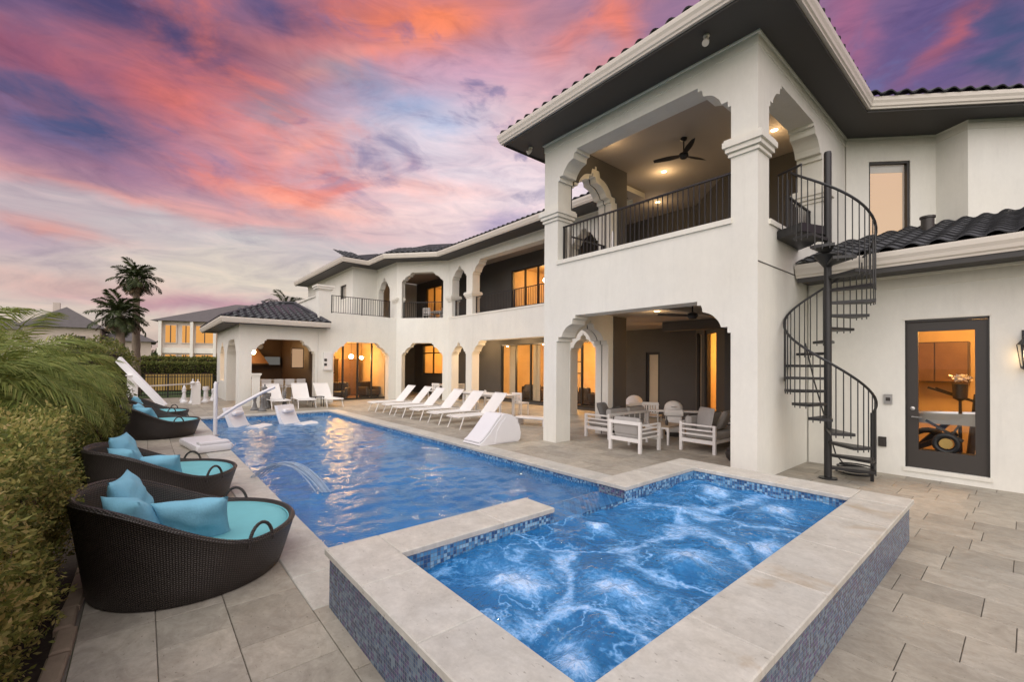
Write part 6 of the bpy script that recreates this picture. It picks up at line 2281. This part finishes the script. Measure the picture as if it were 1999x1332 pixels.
def palm(name, loc, h, label, fl, L, droop, ll, wid, nl, m_, nf, group=None, lean=0.0, trunk_r=.09, seed=0, dead=0, lo=-.35, hi=1.2):
    r_ = random.Random(seed)
    t = thing(name, label, 'palm', loc, 0, group)
    if h > .02:
        tp = []
        rs = []
        n_ = 16
        for i in range(n_ + 1):
            u = i / n_
            tp.append((lean * u * u, lean * .3 * u, h * u))
            rs.append(trunk_r * (1.25 - .45 * u) * (1 + (.10 if i % 2 else -.05)))
        MB().tube(tp, rs, 10).build('trunk', M_BARK, t, smooth=True, angle=0)
    top = Vector((lean, lean * .3, h))
    ms = [frond_mesh('frond', L * s, droop * d_, nl, ll, wid, m_, seed * 7 + k) for k, (s, d_) in enumerate(((1, 1), (.9, 1.25), (1.06, .8), (.82, 1.5)))]
    for i in range(nf):
        o = bpy.data.objects.new('frond', ms[i % 4])
        COL.objects.link(o)
        o.parent = t
        az_ = i * 2.399 + r_.uniform(-.2, .2)
        tilt = lo + (hi - lo) * ((i + .5) / nf)
        o.matrix_local = Matrix.Translation(top) @ Matrix.Rotation(az_, 4, 'Z') @ Matrix.Rotation(-(tilt - .55), 4, 'Y') @ Matrix.Rotation(r_.uniform(-.25, .25), 4, 'X')
    if dead:
        dm = frond_mesh('dry_frond', L * .8, droop * .5, nl // 2, ll * .8, wid, M_DEADF, seed + 50)
        for i in range(dead):
            o = bpy.data.objects.new('dry_frond', dm)
            COL.objects.link(o)
            o.parent = t
            o.matrix_local = Matrix.Translation(top - Vector((0, 0, .06))) @ Matrix.Rotation(i * 2.6, 4, 'Z') @ Matrix.Rotation(1.25 + r_.uniform(-.2, .3), 4, 'Y')
    return t


GQ = None
PL = [((7.5, 1.75), 1.30, 56, 'bushy low palm right behind the clipped hedge', 1.7), ((9.2, 1.55), 1.45, 56, 'bushy low palm arching over the rounded bush', 1.65),
      ((11.2, 1.4), 1.2, 46, 'low palm behind the second daybed', 1.55), ((7.4, 3.0), 2.05, 46, 'taller leafy palm at the left edge above the hedge', 2.0), ((13.6, 1.8), 1.25, 38, 'low palm in the middle of the planting bed', 1.5),
      ((16.2, 1.5), 1.0, 30, 'low palm behind the third daybed', 1.4), ((10.4, 3.2), 1.9, 40, 'leafy palm deep in the planting bed', 1.8)]
for i, (p_, h_, nf, lab, L_) in enumerate(PL):
    palm('feather_palm', (*p_, 0), h_, lab, None, L_, .95, .42, .012, 58, M_FROND, nf, 'low feather palms in the bed', 0, .08, i + 1, 14, -.85, 1.2)
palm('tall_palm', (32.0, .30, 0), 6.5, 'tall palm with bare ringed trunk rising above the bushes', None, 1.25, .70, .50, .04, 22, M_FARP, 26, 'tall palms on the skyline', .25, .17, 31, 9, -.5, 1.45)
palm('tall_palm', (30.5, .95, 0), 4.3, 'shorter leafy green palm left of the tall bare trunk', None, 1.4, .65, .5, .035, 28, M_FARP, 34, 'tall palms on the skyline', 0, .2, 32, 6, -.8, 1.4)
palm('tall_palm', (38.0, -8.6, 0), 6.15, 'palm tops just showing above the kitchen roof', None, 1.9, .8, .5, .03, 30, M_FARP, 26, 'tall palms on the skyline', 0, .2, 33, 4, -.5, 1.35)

# ================================================================== NEIGHBOURS AND FENCE
fe = thing('garden_fence', 'black metal picket fence at the far end of the deck', 'fence', (29.5, -1.0, 0))
me_p = MB().box(-.012, .012, -.012, .012, .08, 1.20).mesh('picket', M_IRON)
for i in range(44):
    o = bpy.data.objects.new('picket', me_p)
    COL.objects.link(o)
    o.parent = fe
    o.location = (0, -2.3 + i * .105, 0)
for z in (.16, 1.10):
    MB().box(-.02, .02, -2.35, 2.35, z - .02, z + .02).build('rail', M_IRON, fe)
for y_ in (-2.3, 0, 2.3):
    MB().box(-.035, .035, y_ - .035, y_ + .035, 0, 1.26).build('post', M_IRON, fe)
# glowing screen wall behind the fence (slats emit, standing in for the light behind it)
lg = thing('glow_screen', 'slatted screen glowing amber behind the black fence', 'screen', (33.0, -1.7, 0))
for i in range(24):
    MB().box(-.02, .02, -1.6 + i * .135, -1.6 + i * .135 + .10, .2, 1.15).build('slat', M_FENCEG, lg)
MB().box(.03, .06, -1.65, 1.68, .15, 1.2).build('frame', M_DWOOD, lg)
def hedge_box(loc, s, label, n_, seed, size, m_=None):
    t = thing('far_hedge', label, 'hedge', loc, 0)
    v_, f_ = leaves(n_, box_shell(-s[0] / 2, s[0] / 2, -s[1] / 2, s[1] / 2, .03, s[2], .2), size, .55, seed)
    np_obj('foliage', v_, f_, m_ or M_BUSH, t)
    MB().box(-s[0] / 2 + .15, s[0] / 2 - .15, -s[1] / 2 + .15, s[1] / 2 - .15, 0, s[2] - .12).build('dark_core', M_SOIL, t)  # solid dark block behind the outer leaves
hedge_box((36.5, -2.0, 0), (1.2, 7.0, 1.85), 'dark clipped hedge behind the black fence', 16000, 21, .12)
hedge_box((40.0, -2.5, 0), (1.2, 9.0, 2.2), 'taller dark hedge before the lit neighbour house', 14000, 22, .14)


def nwin(parent, x, y0, y1, z0, z1, lit=True, axis='x'):
    f = MB().box(x - .08, x - .001, y0 - .09, y1 + .09, z0 - .09, z1 + .09).build('window', M_NWALL, parent)
    MB().box(x - .10, x - .081, y0, y1, z0, z1).build('pane', M_LITW if lit else M_FRAME, f)
    MB().box(x - .12, x - .101, (y0 + y1) / 2 - .04, (y0 + y1) / 2 + .04, z0, z1).build('mullion', M_FRAME, f)
    return f


def hip(b, x0, x1, y0, y1, z, h, o=.6):
    x0 -= o; x1 += o; y0 -= o; y1 += o
    d_ = min(x1 - x0, y1 - y0) / 2
    if x1 - x0 > y1 - y0:
        r0, r1 = (x0 + d_, (y0 + y1) / 2, z + h), (x1 - d_, (y0 + y1) / 2, z + h)
        b.add([(x0, y0, z), (x1, y0, z), (x1, y1, z), (x0, y1, z), r0, r1], [(0, 1, 5, 4), (1, 2, 5), (2, 3, 4, 5), (3, 0, 4), (3, 2, 1, 0)])
    else:
        r0, r1 = ((x0 + x1) / 2, y0 + d_, z + h), ((x0 + x1) / 2, y1 - d_, z + h)
        b.add([(x0, y0, z), (x1, y0, z), (x1, y1, z), (x0, y1, z), r0, r1], [(0, 1, 4), (1, 2, 5, 4), (2, 3, 5), (3, 0, 4, 5), (3, 2, 1, 0)])


nh = thing('lit_house', 'two storey neighbour house with glowing amber windows beyond the kitchen roof', 'house', (50, -7, 0), R(-20))
MB().box(0, 10, -10, 6.3, 0, 5.75).build('wall', M_NWALL, nh)
b = MB(); hip(b, 0, 10, -10, 6.3, 5.75, 2.4, .55)
b.build('roof', M_NROOF, nh)
MB().box(-.25, -.02, -10, 6.4, 2.75, 3.25).build('band', M_TRIM, nh)
for (y0, y1) in ((5.0, 5.8), (3.9, 4.5), (2.0, 3.4), (.2, 1.6), (-1.6, -.2), (-3.6, -2.0)):
    nwin(nh, 0, y0, y1, 3.75, 5.35)
    nwin(nh, 0, y0, y1, .9, 2.6)
for y_ in (6.1, 3.65, 1.8, -.0):
    MB().box(-.5, -.26, y_ - .12, y_ + .12, 0, 5.7).build('pillar', M_TRIM, nh)
def far_house(loc, s, h, rh, label, m_=None, wins=()):
    t = thing('neighbour_house', label, 'house', loc)
    MB().box(0, s[0], 0, s[1], 0, h).build('wall', m_ or M_NWALL, t)
    b = MB(); hip(b, 0, s[0], 0, s[1], h, rh, .5)
    b.build('roof', M_NROOF, t)
    for (y0, y1, z0, z1) in wins:
        nwin(t, 0, y0, y1, z0, z1, False)
    MB().box(s[0] * .4, s[0] * .4 + .5, s[1] * .62, s[1] * .62 + .5, h + .3, h + rh + .5).build('chimney', m_ or M_NWALL, t)
far_house((62, -.6, 0), (9, 4.2), 4.1, 1.6, 'low grey roofed house between the palms and the lit house', None, ((1.2, 2.6, 1.2, 2.6),))
far_house((60, 3.4, 0), (10, 5.2), 5.2, 2.2, 'grey hip roofed house behind the palm bed, right one', None, ((1.0, 2.2, 3.0, 4.4),))
far_house((64, 8.8, 0), (10, 7.0), 5.0, 2.0, 'grey hip roofed house at the far left above the palm fronds', None, ((1.5, 2.8, 2.8, 4.2),))
# distant tree line so the lawn does not run bare to the horizon
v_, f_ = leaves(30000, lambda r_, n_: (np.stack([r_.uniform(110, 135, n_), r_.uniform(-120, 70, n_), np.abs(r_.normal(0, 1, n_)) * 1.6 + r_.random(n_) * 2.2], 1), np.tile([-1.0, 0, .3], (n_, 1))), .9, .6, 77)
o = np_obj('distant_trees', v_, f_, M_FARP)
struct(o, 'stuff')
tag(o, 'distant band of dark trees behind the houses', 'trees')

pendant((27.2, -4.55, 2.45), .85, 'bright pendant lamp deep inside the outdoor kitchen', .12)
